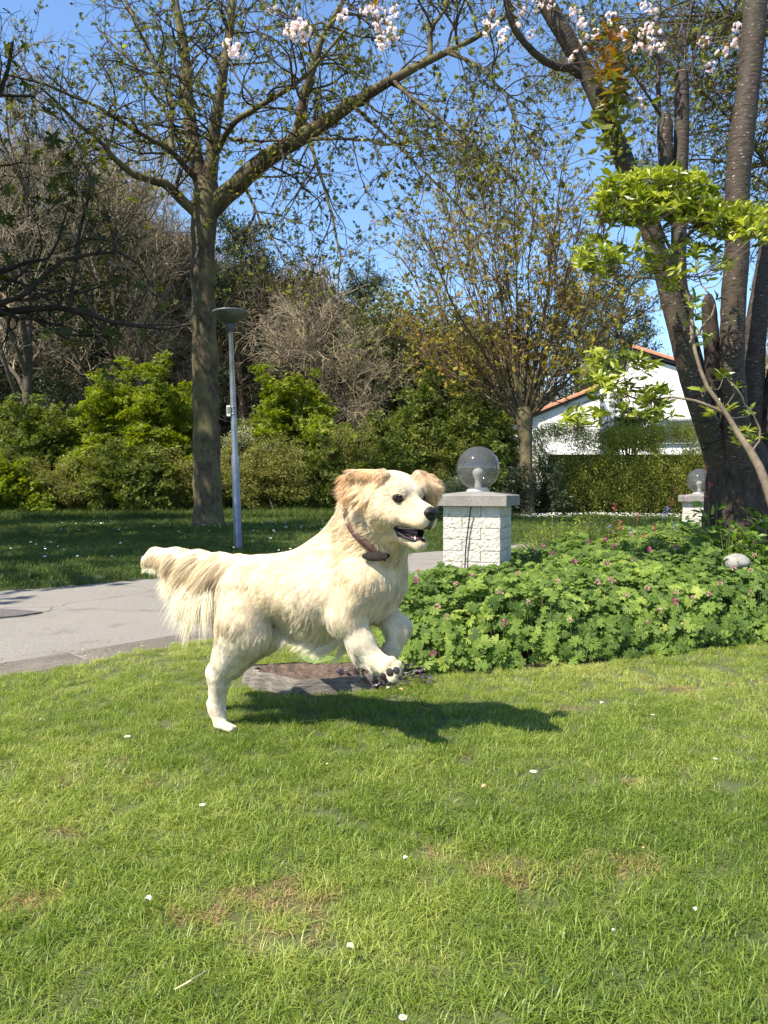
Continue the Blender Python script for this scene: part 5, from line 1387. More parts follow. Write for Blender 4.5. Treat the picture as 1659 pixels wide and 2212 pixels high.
# ------------------------------------------------------------------ old stump beside the dog
def stump():
    root = empty('tree_stump', (stump_c[0], stump_c[1], 0)); tag(root, 'flat weathered old tree stump in the grass behind the dog', 'tree stump')
    n = 90; a = np.linspace(0, 2 * np.pi, n, endpoint=False); rr = 1 + .10 * np.sin(3 * a + .5) + .06 * np.sin(7 * a + 1) + .03 * np.sin(17 * a)
    ax, ay = .310, .150; V = []; prof = [(1.05, -.02), (1.0, .012), (.985, .035), (.97, .052), (.94, .060)]
    for k, z in prof: V.append(np.column_stack([ax * rr * k * np.cos(a), ay * rr * k * np.sin(a), z + .008 * np.sin(2 * a + 1) + .010 * (fbm(np.column_stack([a * 2, a * 0 + z * 40]), 3, 1.5, 3) - .5)]))
    V = np.vstack(V); V[:, :2] *= (1 + .09 * (fbm(V * [1, 1, .3], 5, 26, 3) - .5))[:, None]
    F = [[k * n + i, k * n + (i + 1) % n, (k + 1) * n + (i + 1) % n, (k + 1) * n + i] for k in range(len(prof) - 1) for i in range(n)]
    t = NT('stump_bark'); tc = t.node('ShaderNodeTexCoord'); mp = t.node('ShaderNodeMapping'); mp.inputs['Scale'].default_value = (1, 1, 5); t.link(tc.outputs['Object'], mp.inputs[0]); nn = t.noise(22, 8, .7, mp.outputs[0])
    t.base(t.ramp(nn, [(.3, (.075, .060, .048)), (.55, (.20, .175, .15)), (.75, (.30, .27, .235))])); t.b.inputs['Roughness'].default_value = .95; t.bump(nn, .9, .012); sbm = t.m
    MB().add(V, np.array(F)).build('bark', sbm, root, True)
    m_ = 14; V = []
    for k in range(m_ + 1):
        s_ = .94 * (1 - k / m_) + .001; x = ax * rr * s_ * np.cos(a); y = ay * rr * s_ * np.sin(a)
        q = np.column_stack([x, y]); dep = -.030 * np.clip((1 - s_) / .35, 0, 1); V.append(np.column_stack([x, y, .060 + .008 * np.sin(2 * a + 1) * s_ + dep + .030 * (fbm(q, 7, 28, 4) - .5) * np.clip((1 - s_) / .1, 0, 1)]))
    V = np.vstack(V); F = [[k * n + i, k * n + (i + 1) % n, (k + 1) * n + (i + 1) % n, (k + 1) * n + i] for k in range(m_) for i in range(n)]
    t = NT('stump_top'); nn = t.noise(60, 8, .7); t.base(t.ramp(nn, [(.3, (.050, .032, .022)), (.55, (.13, .085, .060)), (.8, (.27, .20, .15))])); t.b.inputs['Roughness'].default_value = .95; t.bump(nn, 1, .012)
    MB().add(V, np.array(F)).build('rotten_top', t.m, root, False)
stump()

# ------------------------------------------------------------------ planted bed
def soil_z(X):
    sx = np.clip((X[:, 0] - .5) / 1.5, 0, 1); sx = sx * sx * (3 - 2 * sx); e = np.abs(dist_poly(X, BED[:8])); f = np.clip(e / 1.7, 0, 1); f = f * f * (3 - 2 * f)
    return .015 + .11 * sx * f
def bed():
    r = np.random.default_rng(44); gx = np.arange(-.1, 7.6, .06); gy = np.arange(3.2, 11.4, .06)
    A, B_ = np.meshgrid(gx, gy, indexing='ij'); X = np.column_stack([A.ravel(), B_.ravel()]); z = soil_z(X); V = np.column_stack([X, z - .004]); m_ = len(gy); i = np.arange(len(gx) - 1)[:, None] * m_; j = np.arange(m_ - 1)[None]
    F = np.stack([i + j, i + m_ + j, i + m_ + j + 1, i + j + 1], -1).reshape(-1, 4); F = F[inside(V[F].mean(1)[:, :2], BED)]
    o = MB().add(V, F).build('bed_soil', mat_plain('bed_soil', (.035, .026, .018), .95, .2, ns=30, amp=.5, bump=.6, bdist=.02), smooth=True); o['kind'] = 'structure'
    root = empty('geranium_bed', (1.2, 4.2, 0)); tag(root, 'dense bed of lobed green geranium leaves with faded pink flowers, right of the dog', 'flower bed'); off_ = np.array(root.location)
    lm = mat_leaf('geranium_leaf', [(0, (.050, .095, .018)), (.4, (.120, .195, .034)), (.8, (.22, .31, .052)), (1, (.36, .43, .09))], .5, .35, .42)
    def gleaf(sd):
        q = np.random.default_rng(sd); nl = 7; v = [[.04, 0, .0]]; sp = 5.2
        for k in range(nl):
            a = -sp / 2 + sp * (k + .5) / nl; w = sp / nl * .5; L_ = (.80 + .2 * math.cos(a * .55)) * q.uniform(.92, 1.06)
            for da, rr_, zz in ((-w * .97, .50, -.03), (-w * .74, .72, .03), (-w * .62, .88, .02), (-w * .28, .86, .03), (0, 1.0, -.04), (w * .28, .86, .03), (w * .62, .88, .02), (w * .74, .72, .03), (w * .97, .50, -.03)):
                v.append([math.cos(a + da) * rr_ * L_, math.sin(a + da) * rr_ * L_, zz - .22 * (rr_ * L_) ** 2 + .10 * rr_ + q.normal(0, .012)])
        v = np.array(v); return v, [np.array([[0, i, i + 1] for i in range(1, len(v) - 1)])]
    T = [gleaf(k) for k in range(5)]
    n = 46000; X = np.column_stack([r.uniform(-.1, 4.6, n), r.uniform(3.2, 8.2, n)]); X = X[inside(X, BED)]
    dd = X[:, 1]; vis = (X[:, 0] < .52 * dd + .25); X = X[vis]; keep = r.random(len(X)) < np.clip(4.6 / X[:, 1], .3, 1) ** 1.5; X = X[keep]
    e = np.abs(dist_poly(X, BED[:8])); lft = np.abs(dist_poly(X, BED[13:])); e = np.minimum(e, lft + .03)
    hmax = .05 + .25 * np.clip(e / .17, 0, 1) ** .6; hh = hmax * (1 - (.55 + .4 * (e < .25)) * r.random(len(X)) ** np.where(e < .25, 1.0, 2.0)) * (.62 + .75 * fbm(X, 6, 6.0, 2))
    pos = np.column_stack([X, soil_z(X) + hh]); n = len(pos)
    # outward tilt near the edge
    fr = np.clip(1 - e / .22, 0, 1)[:, None]; nor = nrm(np.array([-.15, -.35, 1.0]) + fr * np.array([-.1, -1.2, -.35]) + r.normal(0, .32, (n, 3)))
    pos = pos + fr * np.column_stack([np.zeros(n), -.05 * np.ones(n), np.zeros(n)]) * r.random((n, 1))
    dr = nrm(np.cross(nor, r.normal(size=(n, 3)))); sz = r.uniform(.024, .046, n)
    # the largest in view become single parts
    appar = sz / np.linalg.norm(pos - CAM, axis=1) * (1 + .3 * (hh / hmax > .8)); order = np.argsort(-appar * np.where((pos[:, 0] < .5 * pos[:, 1]) & (hh / (hmax + 1e-6) > .75), 1, .3)); big = order[:300]; rest = order[300:]
    for k in big:
        v, f = T[k % 5]; z_ = nor[k]; x_ = dr[k]; y_ = np.cross(z_, x_); M_ = Matrix([[*(a * sz[k])] for a in np.array([x_, y_, z_]).T]).to_4x4(); M_.translation = Vector(pos[k] - off_)
        key = 'geranium_leaf_%d_%d' % (k % 5, int(r.integers(0, 5)))
        me = bpy.data.meshes.get(key) or mesh_data(key, v, f, lm, False, {'shade': np.full(len(v), r.random())})
        o = obj('leaf', me, root); o.matrix_local = M_
    m = MB()
    for t_ in range(5):
        sel = rest[rest % 5 == t_]; v, f = T[t_]; x_, z_ = dr[sel], nor[sel]; y_ = np.cross(z_, x_); s_ = sz[sel][:, None, None]
        VV = pos[sel][:, None] + s_ * (v[None, :, 0:1] * x_[:, None] + v[None, :, 1:2] * y_[:, None] + v[None, :, 2:3] * z_[:, None]) - off_
        F = (f[0][None] + (np.arange(len(sel)) * len(v))[:, None, None]).reshape(-1, 3); m.add(VV.reshape(-1, 3), F, shade=np.repeat(np.clip(.5 + .9 * (fbm(pos[sel], 2, 2.0, 2) - .5) + r.normal(0, .2, len(sel)), 0, 1), len(v)))
    o = m.build('foliage', lm, root); o['kind'] = 'stuff'
    k_ = r.choice(n, 2600, replace=False); a = pos[k_] - off_; b = a.copy(); b[:, 2] = soil_z(X[k_]); b[:, :2] += r.normal(0, .02, (len(k_), 2)); t_ = np.linspace(0, 1, 3)[None, :, None]
    V, F, L = tubes(b[:, None] * (1 - t_) + a[:, None] * t_, np.full((len(k_), 3), .0014), 3); o = MB().add(V, F).build('stems', mat_plain('green_stem', (.12, .14, .04), .6), root); o['kind'] = 'stuff'
    # flowers: faded pink-brown heads and a few magenta ones
    fm = [mat_leaf('flower_faded', [(0, (.50, .30, .22)), (.6, (.62, .42, .33)), (1, (.55, .22, .26))], .7, .2, .3), mat_leaf('flower_magenta', [(0, (.30, .03, .16)), (1, (.55, .12, .30))], .6, .2, .3)]
    heads = [mesh_head(k, fm[0 if k < 3 else 1]) for k in range(5)]
    fl = [(1155, 1190, 0), (1118, 1240, 0), (905, 1232, 0), (900, 1253, 3), (945, 1310, 0), (965, 1332, 0), (935, 1412, 3), (1193, 1195, 4), (1174, 1182, 3), (1271, 1169, 3), (1308, 1166, 3), (1326, 1179, 3), (1365, 1158, 0), (1282, 1198, 0), (1241, 1213, 3), (1311, 1216, 3), (1403, 1187, 3), (1461, 1181, 3), (1477, 1163, 3), (1414, 1173, 0), (1370, 1209, 0), (1319, 1252, 0), (1325, 1257, 0), (1291, 1257, 0), (1397, 1270, 0), (1356, 1287, 0), (1462, 1279, 0), (1497, 1293, 0), (1458, 1298, 3), (1424, 1318, 0), (1532, 1284, 0), (1555, 1261, 0), (1584, 1226, 0), (1622, 1233, 0), (1630, 1200, 0), (1622, 1280, 0), (1399, 1346, 0), (1060, 1255, 0), (1020, 1245, 0), (985, 1262, 0), (1080, 1282, 0), (1140, 1300, 0), (1205, 1255, 0), (1230, 1340, 0), (1090, 1345, 3), (1475, 1352, 0)]
    for x_, y_, k in fl:
        # walk along the sight line until it meets the canopy
        for d in np.arange(3.2, 8.0, .02):
            q = P(x_, y_, d)
            if not inside(q[None, :2], BED)[0]: continue
            ee = abs(dist_poly(q[None, :2], BED[:8])[0]); zc = soil_z(q[None, :2])[0] + .05 + .25 * min(1, ee / .17) ** .6 + .045
            if q[2] < zc: break
        kk = k if k < 3 and r.random() < .6 else (int(r.integers(0, 3)) if k < 3 else k)
        o = obj('flower_head', heads[kk], root, tuple(q - off_), (r.normal(0, .4), r.normal(0, .4), r.uniform(0, 6)), (1.0,) * 3 if k else (.9,) * 3)
        s0 = q - off_; s1_ = s0 + np.array([r.normal(0, .02), .02, -.12]); V, F, L = tubes(np.array([[s0, (s0 + s1_) / 2, s1_]]), np.full((1, 3), .0016), 5); MB().add(V, F).build('flower_stalk', bpy.data.materials['green_stem'], root)
def mesh_head(k, m):
    r = np.random.default_rng(400 + k); n = 22; c = nrm(r.normal(size=(n, 3)) + [0, 0, .5]) * .007
    V, F, sh = leaves(r, c, c * 100 + r.normal(size=(n, 3)) * .2, r.uniform(.008, .016, n), *DIAMOND, upbias=.2, jit=.3); return mesh_data('flower_head', V, F, m, False, {'shade': sh})
bed()

def cluster_plant(name, label, c, n, rad, h, size, tmpl, m, seed, cat='plant', group=None, part='foliage', upb=.6):
    r = np.random.default_rng(seed); root = empty(name, tuple(c)); tag(root, label, cat, group)
    a = r.uniform(0, 6.28, n); q = np.sqrt(r.random(n)) * rad; pos = np.column_stack([q * np.cos(a), q * np.sin(a), h * (.35 + .65 * r.random(n)) * (1 - .5 * (q / rad) ** 2)])
    V, F, sh = leaves(r, pos, np.column_stack([np.cos(a), np.sin(a), r.normal(.3, .4, n)]), r.uniform(size * .7, size * 1.2, n), *tmpl, upbias=upb, jit=.3)
    o = MB().add(V, F, shade=sh).build(part, m, root); o['kind'] = 'stuff'
    b = pos[::3].copy(); b0 = b * [.3, .3, 0]; t_ = np.linspace(0, 1, 3)[None, :, None]; V, F, L = tubes(b0[:, None] * (1 - t_) + b[:, None] * t_, np.full((len(b), 3), .002), 3); o = MB().add(V, F).build('stems', bpy.data.materials['green_stem'], root); o['kind'] = 'stuff'
    return root
yg = mat_leaf('spirea_leaf', [(0, (.10, .14, .015)), (.5, (.20, .25, .025)), (1, (.32, .36, .05))], .45, .4, .4)
fr_ = mat_leaf('fresh_leaf', [(0, (.06, .12, .02)), (.5, (.11, .19, .03)), (1, (.22, .30, .06))], .45, .4, .4)
def bedpt(x, y, d): q = P(x, y, d); q[2] = soil_z(q[None, :2])[0]; return q
for k, (x_, d_, rad, h_) in enumerate([(1205, 6.3, .34, .50), (1290, 6.1, .36, .52)]):
    cluster_plant('low_shrub', ['small yellow-green shrub at the back left corner of the bed', 'yellow-green shrub in the bed, right of the smaller one'][k], bedpt(x_, 1180, d_), 1500, rad, h_, .026, OVAL, yg, 500 + k, 'shrub')
for k, (x_, d_, rad, h_, s_, lab) in enumerate([(1470, 6.2, .35, .48, .055, 'leafy green plant in front of the far pillar'), (1590, 5.0, .32, .52, .075, 'broad-leaved plant under the cherry trunk, behind the white stone'), (1650, 5.2, .38, .60, .085, 'large-leaved dark plant at the right edge below the cherry'), (1535, 5.3, .16, .72, .10, 'upright plant with long pointed leaves against the cherry trunk')]):
    cluster_plant('leafy_plant', lab, bedpt(x_, 1180, d_), [560, 420, 420, 80][k], rad, h_, s_, OVAL, fr_, 520 + k, 'plant')
cm = mat_leaf('coral_bell', [(0, (.60, .07, .06)), (1, (.75, .25, .20))], .5, .3, .3); bm_ = mat_leaf('bluebell', [(0, (.12, .12, .45)), (1, (.25, .25, .65))], .5, .3, .3)
st_m = mat_plain('thin_stalk', (.16, .13, .06), .6)
def stalk(x_, y_, d, m, label, grp, name, seed):
    r = np.random.default_rng(seed); q = P(x_, y_, d); g0 = soil_z(q[None, :2])[0]; root = empty(name, (q[0], q[1], g0)); h = q[2] - g0
    p = resample(np.array([[r.normal(0, .03), r.normal(0, .03), 0], [r.normal(0, .015), 0, h * .5], [0, 0, h * .9], [r.normal(0, .012), 0, h]]), 8)
    V, F, L = tubes(p[None], np.linspace(.0022, .0012, 8)[None], 5); MB().add(V, F).build('stalk', st_m, root)
    n = 16; c = p[-1] + np.column_stack([r.normal(0, .008, n), r.normal(0, .008, n), -r.uniform(0, .055, n)])
    V, F, sh = leaves(r, c, r.normal(size=(n, 3)) + [0, 0, -.6], r.uniform(.010, .018, n), *DIAMOND, upbias=.2, jit=.2); MB().add(V, F, shade=sh).build('bells', m, root)
    tag(root, label, 'flower', grp)
CORAL = ['standing alone left, against the foot of the hedge', 'second from the left, low before the hedge', 'just under the leftmost tall one', 'left of the far pillar, below its taller neighbour', 'tallest one left of the far globe', 'tallest of all, against the cherry trunk', 'against the cherry trunk, just below the tallest', 'crossing the far globe lamp', 'low, midway between hedge foot and far pillar', 'at the left edge of the cherry trunk, lowest there', 'lowest in the middle of the group', 'above the geranium flowers, left of the middle', 'lowest at the left end of the group']
BLUE = ['just left of the far pillar, the upper one', 'left of the far pillar, the lower one of the close pair', 'in the middle of the back of the bed', 'leftmost, above the yellow-green shrubs', 'right of the far pillar, low before the cherry', 'just below the far pillar cap']
for k, (x_, y_) in enumerate([(1328, 1085), (1376, 1108), (1337, 1124), (1452, 1075), (1452, 1048), (1524, 1009), (1531, 1039), (1476, 1065), (1417, 1126), (1529, 1065), (1413, 1135), (1388, 1150), (1325, 1130)]):
    stalk(x_, y_, 5.2 + (k % 4) * .15, cm, 'thin stalk of coral red bells ' + CORAL[k], 'coral red flower stalks in the bed', 'coral_bells', 600 + k)
for k, (x_, y_) in enumerate([(1443, 1092), (1431, 1103), (1369, 1140), (1314, 1134), (1561, 1152), (1460, 1128)]):
    stalk(x_, y_, 6.0, bm_, 'blue-violet flower spike ' + BLUE[k], 'blue flower spikes in the bed', 'bluebell', 640 + k)
# white stone in the bed
def stone(name, label, c, r3, seed, col, sc=9):
    root_v, f = ellipsoid((0, 0, 0), (1, 1, 1), None, 28, 18); v = root_v * (1 + .35 * (fbm(root_v + 5, seed, 1.6, 3) - .5))[:, None] * np.array(r3)
    t = NT(name); t.base(t.ramp(t.noise(sc * 2, 8), [(.32, tuple(x * .35 for x in col)), (.45, col), (.8, tuple(min(.85, x * 1.2) for x in col))])); t.b.inputs['Roughness'].default_value = .9; t.bump(t.noise(70, 6), .5, .005)
    o = MB().add(v, f).build(name, t.m, None, True, loc=tuple(c)); tag(o, label, 'stone'); return o
q = P(1590, 1216, 4.6); stone('garden_stone', 'rounded whitish stone lying in the bed at the right', q, (.078, .07, .055), 3, (.26, .25, .22))
# dark leaves and hosta by the stump
dm = mat_leaf('purple_leaf', [(0, (.020, .014, .018)), (.6, (.055, .040, .050)), (1, (.13, .11, .12))], .4, .5, .1)
cluster_plant('purple_plant', 'low dark purple-leaved plant under the front paws of the dog', P(838, 1478, 3.22) * [1, 1, 0], 190, .17, .07, .035, OVAL, dm, 700)
cluster_plant('purple_plant', 'smaller dark-leaved plant at the right end of the stump', P(780, 1470, 3.18) * [1, 1, 0], 130, .11, .06, .03, OVAL, dm, 701)
hm = NT('hosta_leaf'); hm.base(hm.ramp(hm.attr('shade'), [(0, (.15, .22, .03)), (.78, (.13, .20, .025)), (.86, (.38, .40, .20)), (1, (.42, .44, .25))])); hm.b.inputs['Roughness'].default_value = .4
def hosta():
    root = empty('hosta', tuple(P(705, 1475, 3.05) * [1, 1, 0])); tag(root, 'small hosta with light green cream-edged leaves on the stump', 'plant')
    for (px, py, L_, az, tilt) in ((700, 1432, .125, .55, .35), (668, 1432, .09, 2.4, .5), (735, 1430, .07, -.2, .6), (905, 1436, .05, .2, .5)):
        if px > 800: continue
        n, m_ = 12, 7; u = np.linspace(0, 1, n)[:, None]; v = np.linspace(-1, 1, m_)[None]; w = .36 * np.sin(np.pi * u ** .8) ** .9
        x = u + 0 * v; y = w * v; z = .10 * np.abs(v) * w * 3 * .5 - .25 * u ** 2 + tilt * u; V = np.stack([x, y, z], -1).reshape(-1, 3) * L_
        c, s_ = math.cos(az), math.sin(az); V = V @ np.array([[c, s_, 0], [-s_, c, 0], [0, 0, 1]]); i = np.arange(n - 1)[:, None] * m_; j = np.arange(m_ - 1)[None]
        F = np.stack([i + j, i + j + 1, i + m_ + j + 1, i + m_ + j], -1).reshape(-1, 4); q = P(px, py, 3.02) - np.array(root.location) - np.array([c * L_ * .5, s_ * L_ * .5, 0])
        MB().add(V + q, F, shade=np.maximum(np.abs(v) + 0 * u, (u > .93) * 1.0 + 0 * v).reshape(-1)).build('leaf', hm.m, root, True)
hosta()
# ------------------------------------------------------------------ petals, daisies, fallen leaves
pet = mat_plain('petal_white', (.80, .78, .74), .5); org = mat_plain('petal_brown', (.55, .28, .15), .7); yel_ = mat_plain('daisy_eye', (.62, .45, .05), .6)
def daisy(x_, y_, r_, label, k):
    r_ = r_ * .75
    g0 = ground(x_, y_, .035); root = empty('daisy', (g0[0], g0[1], 0)); tag(root, label, 'daisy', 'small white daisies in the lawn')
    n = 12; a = np.arange(n) * 2 * math.pi / n; V = []; F = []
    for i, t_ in enumerate(a):
        d = np.array([math.cos(t_), math.sin(t_)]); p = np.array([-d[1], d[0]]); b = len(V)
        for q in (d * .25, d * .7 + p * .2, d * 1.0, d * .7 - p * .2): V.append([q[0] * r_, q[1] * r_, .036 + .15 * r_ * np.linalg.norm(q)])
        F.append([b, b + 1, b + 2, b + 3])
    MB().add(V, np.array(F)).build('petals', pet, root); v, f = ellipsoid((0, 0, .037), (r_ * .32, r_ * .32, r_ * .2), None, 10, 6); MB().add(v, f).build('eye', yel_, root, True)
    V, F, L = tubes(np.array([[[0, 0, -.01], [.002, 0, .036]]]), np.full((1, 2), .001), 5); MB().add(V, F).build('stem', bpy.data.materials['green_stem'], root)
for k, (x_, y_, r_, lab) in enumerate([(275, 1592, .014, 'white daisy in the lawn left of the hind foot'), (1152, 1668, .015, 'white daisy in the lawn below the shadow of the dog, right of centre'), (437, 1740, .011, 'daisy in the middle of the left half of the lawn'), (1410, 1545, .010, 'daisy near the right end of the bed edge'), (870, 2200, .009, 'daisy at the bottom edge of the lawn, centre'), (1545, 1640, .009, 'daisy far right in the middle of the lawn')]):
    daisy(x_, y_, r_, lab, k)
def petal(x_, y_, sz, m, label, k, name='fallen_petal'):
    sz = sz * .55
    r = np.random.default_rng(800 + k); g0 = ground(x_, y_, .04); n = 6; u = np.linspace(0, 1, n)[:, None]; v = np.linspace(-1, 1, 5)[None]; w = .42 * np.sin(np.pi * u) ** .6
    V = np.stack([u + 0 * v, w * v, .25 * v ** 2 * w + .15 * np.sin(3 * u + v)], -1).reshape(-1, 3) * sz; az = r.uniform(0, 6.28); c, s_ = math.cos(az), math.sin(az); V = V @ np.array([[c, s_, 0], [-s_, c, 0], [0, 0, 1]])
    i = np.arange(n - 1)[:, None] * 5; j = np.arange(4)[None]; F = np.stack([i + j, i + j + 1, i + 5 + j + 1, i + 5 + j], -1).reshape(-1, 4)
    o = MB().add(V, F).build(name, m, None, True, loc=tuple(g0)); tag(o, label, 'petal' if name == 'fallen_petal' else 'leaf')
tan = mat_plain('dry_leaf', (.55, .46, .28), .7)
for k, a in enumerate([(322, 1944, .026, pet, 'white petal lying left of the brown patch'), (1296, 1518, .035, tan, 'pale tan petal on the lawn below the bed'), (1040, 1698, .030, org, 'orange-brown petal on the lawn under the dog\'s shadow'), (883, 1851, .022, pet, 'pale petal in the middle of the lawn'), (750, 2040, .028, tan, 'creamy dry petal in the lower middle of the lawn'), (705, 1650, .012, pet, 'tiny white petal below the belly of the dog'), (1395, 1832, .014, org, 'small brownish petal right of the straw-coloured patch'), (1500, 1960, .018, pet, 'thin white petal at lower right'), (1330, 2010, .012, pet, 'tiny white petal in the lower right lawn'), (90, 1552, .018, tan, 'pale petal at the far left of the lawn')]):
    petal(*a, k)
for k, a in enumerate([(835, 1486, .035, tan, 'curled cream petals at the tip of the stump beneath the paws'), (862, 1488, .04, org, 'rust-red curled leaf lying under the front paw'), (1185, 2110, .03, bpy.data.materials['fresh_leaf'], 'small green weed leaf in the lawn at bottom right')]):
    petal(*a, 50 + k, 'fallen_leaf')
# long pale straw on the lawn
q = [ground(378, 2137, .035), ground(412, 2118, .055), ground(447, 2096, .04)]; V, F, L = tubes(np.array([q]), np.array([[.0012, .0014, .0008]]), 5); o = MB().add(V, F).build('straw', tan); tag(o, 'long pale straw lying in the grass at the bottom left', 'straw')
# daisies far off, uncountable
r = np.random.default_rng(61); n1 = 1500
Xa = np.column_stack([r.uniform(2, 12, n1), r.uniform(20.5, 24.0, n1)]); Xb = np.column_stack([r.uniform(-7, 1, 260), r.uniform(8, 18, 260)]); Xa = Xa[fbm(Xa, 2, 1.2, 2) > .40]; Xb = Xb[fbm(Xb, 3, .8, 2) > .5]
X = np.concatenate([Xa, Xb]); X = X[dist_poly(X, FAR) > .3]; n = len(X); V = np.repeat(np.column_stack([X, verge_z(X) + .085]), 4, 0); rr = r.uniform(.012, .022, n)
V += (np.array([[1, 0, 0], [0, 1, .3], [-1, 0, 0], [0, -1, -.3]])[None] * rr[:, None, None]).reshape(-1, 3); o = MB().add(V, np.arange(4 * n).reshape(-1, 4)).build('daisy_drift', pet); o['kind'] = 'stuff'
# ------------------------------------------------------------------ cherry tree
def cherry():
    D = 5.6; rng = np.random.default_rng(91)
    base = P(1592, 1100, D); root = empty('cherry_tree', (base[0], base[1], .35)); off_ = np.array(root.location)
    tag(root, 'many-stemmed flowering cherry at the right with banded grey bark and pale pink blossom', 'tree')
    bk = bark('cherry_bark', (.018, .012, .009), (.080, .057, .043), (.050, .045, .025), 2.6, True, .7, .7, (.46, .41, .34))
    bk2 = bark('cherry_base_bark', (.012, .009, .007), (.065, .048, .036), None, 3.0, False, .9, 1.0)
    L = [
        ('trunk', bk2, [(1606, 1250, D, 215), (1602, 1120, D, 162), (1598, 1050, D, 142), (1598, 1000, D, 128), (1600, 965, D, 100), (1600, 940, D, 60)]),
        ('stem', bk, [(1572, 1040, D, 74), (1540, 950, D - .05, 56), (1512, 875, D - .1, 50), (1494, 820, D - .1, 48), (1479, 765, D - .12, 46), (1468, 715, D - .12, 46), (1450, 650, D - .1, 44), (1434, 590, D - .1, 40), (1405, 500, D - .1, 40), (1380, 425, D - .1, 41), (1356, 366, D - .1, 41), (1323, 285, D - .12, 38), (1297, 226, D - .15, 36), (1264, 155, D - .15, 35), (1219, 74, D - .2, 36), (1184, 15, D - .2, 36), (1150, -50, D - .25, 34)]),
        ('stem', bk, [(1576, 1000, D + .1, 56), (1542, 900, D + .1, 38), (1508, 800, D + .12, 34), (1485, 720, D + .12, 36), (1470, 640, D + .1, 34), (1466, 565, D + .1, 32), (1467, 470, D + .1, 32), (1469, 371, D + .1, 32), (1472, 300, D + .1, 31), (1473, 230, D + .1, 30), (1473, 160, D + .1, 27)]),
        ('stem', bk, [(1468, 480, D + .1, 24), (1452, 420, D + .08, 28), (1440, 370, D + .08, 30), (1437, 310, D + .06, 31), (1436, 262, D + .06, 30), (1430, 248, D + .06, 12), (1424, 235, D + .06, 9), (1422, 180, D + .06, 10), (1421, 90, D + .06, 8), (1424, 20, D + .06, 7), (1430, -40, D + .06, 5)]),
        ('stem', bk, [(1604, 1020, D - .1, 76), (1592, 930, D - .15, 58), (1582, 820, D - .15, 52), (1582, 720, D - .15, 50), (1585, 640, D - .15, 52), (1591, 565, D - .15, 50), (1593, 480, D - .15, 50), (1594, 386, D - .15, 50), (1600, 320, D - .15, 52), (1607, 262, D - .15, 50), (1616, 190, D - .15, 47), (1622, 140, D - .15, 47), (1628, 60, D - .15, 48), (1632, 0, D - .15, 47), (1640, -70, D - .15, 42)]),
        ('stem', bk, [(1628, 1030, D + .1, 66), (1626, 930, D + .12, 48), (1627, 840, D + .15, 46), (1630, 731, D + .2, 47), (1642, 660, D + .22, 46), (1655, 583, D + .25, 44), (1675, 480, D + .3, 42), (1710, 330, D + .4, 36), (1750, 150, D + .5, 28)]),
        ('stub', bk2, [(1548, 860, D - .05, 40), (1540, 770, D - .05, 36), (1534, 700, D - .05, 33), (1531, 655, D - .05, 28), (1531, 636, D - .05, 12)]),
        ('stem', bk2, [(1640, 1080, D + .1, 90), (1655, 960, D + .1, 60), (1672, 850, D + .1, 46), (1700, 700, D + .1, 36)]),
        ('branch', bk, [(1252, 160, D - .15, 22), (1232, 147, D - .2, 18), (1200, 143, D - .25, 17), (1170, 128, D - .3, 16), (1145, 105, D - .35, 14), (1115, 70, D - .4, 14), (1095, 20, D - .45, 12), (1080, -40, D - .5, 10), (1000, -90, D - .6, 9), (880, -95, D - .8, 8), (740, -80, D - 1.0, 7), (620, -60, D - 1.1, 6), (540, -20, D - 1.2, 4), (505, 40, D - 1.2, 2.5)]),
        ('branch', bk, [(1425, 245, D + .05, 8), (1405, 215, D, 6), (1385, 185, D - .05, 5), (1360, 150, D - .1, 4), (1340, 130, D - .1, 3)]),
        ('branch', bk, [(1474, 170, D + .1, 5), (1480, 110, D + .1, 4), (1488, 50, D + .1, 3.5), (1500, -20, D + .1, 3)]),
        ('branch', bk, [(1478, 178, D + .1, 4.5), (1496, 130, D + .1, 4), (1512, 70, D + .15, 3.5), (1530, 0, D + .2, 3)]),
    ]
    br = []
    for nm, m, pts in L:
        n = 90 if nm in ('stem', 'trunk') else 30; p, r = limb(pts, n); s_ = 24 if nm in ('stem', 'trunk') else 10
        p = p - off_; V, F, al = tubes(p[None], r[None], s_)
        if nm in ('trunk', 'stem', 'stub'):
            c = np.repeat(p, s_, 0); k = (.34 if nm == 'trunk' else .12) * (fbm(V * ([1, 1, .35] if nm == 'trunk' else [1, 1, 2.2]), 7, 7 if nm == 'trunk' else 10, 4) - .5); V = c + (V - c) * (1 + k)[:, None]
        mb = MB().add(V, F, along=al)
        if pts[-1][3] > 20 and pts[-1][1] > 100:
            e = p[-1]; ring = V[-s_:]; mb.add(np.vstack([ring, e + [0, 0, .006]]), np.array([[i, (i + 1) % s_, s_] for i in range(s_)]), along=np.zeros(s_ + 1))
        mb.build(nm, m, root, True)
        if nm == 'branch': br.append((p, r))
    # pale sawn face on the cut stem
    e = P(1473, 157, D + .1) - off_; v, f = ellipsoid(e, (.046, .044, .010), None, 20, 8); MB().add(v, f).build('sawn_face', mat_plain('sawn_wood', (.30, .20, .14), .8, .3, ns=30), root, True)
    # blossom
    petm = mat_leaf('cherry_petal', [(0, (.82, .62, .60)), (.3, (.86, .76, .74)), (1, (.90, .85, .83))], .5, .2, .4); calm = mat_leaf('cherry_calyx', [(0, (.35, .12, .08)), (1, (.50, .22, .12))], .5, .3, .3)
    twm = mat_plain('cherry_twig', (.12, .085, .065), .8, .3)
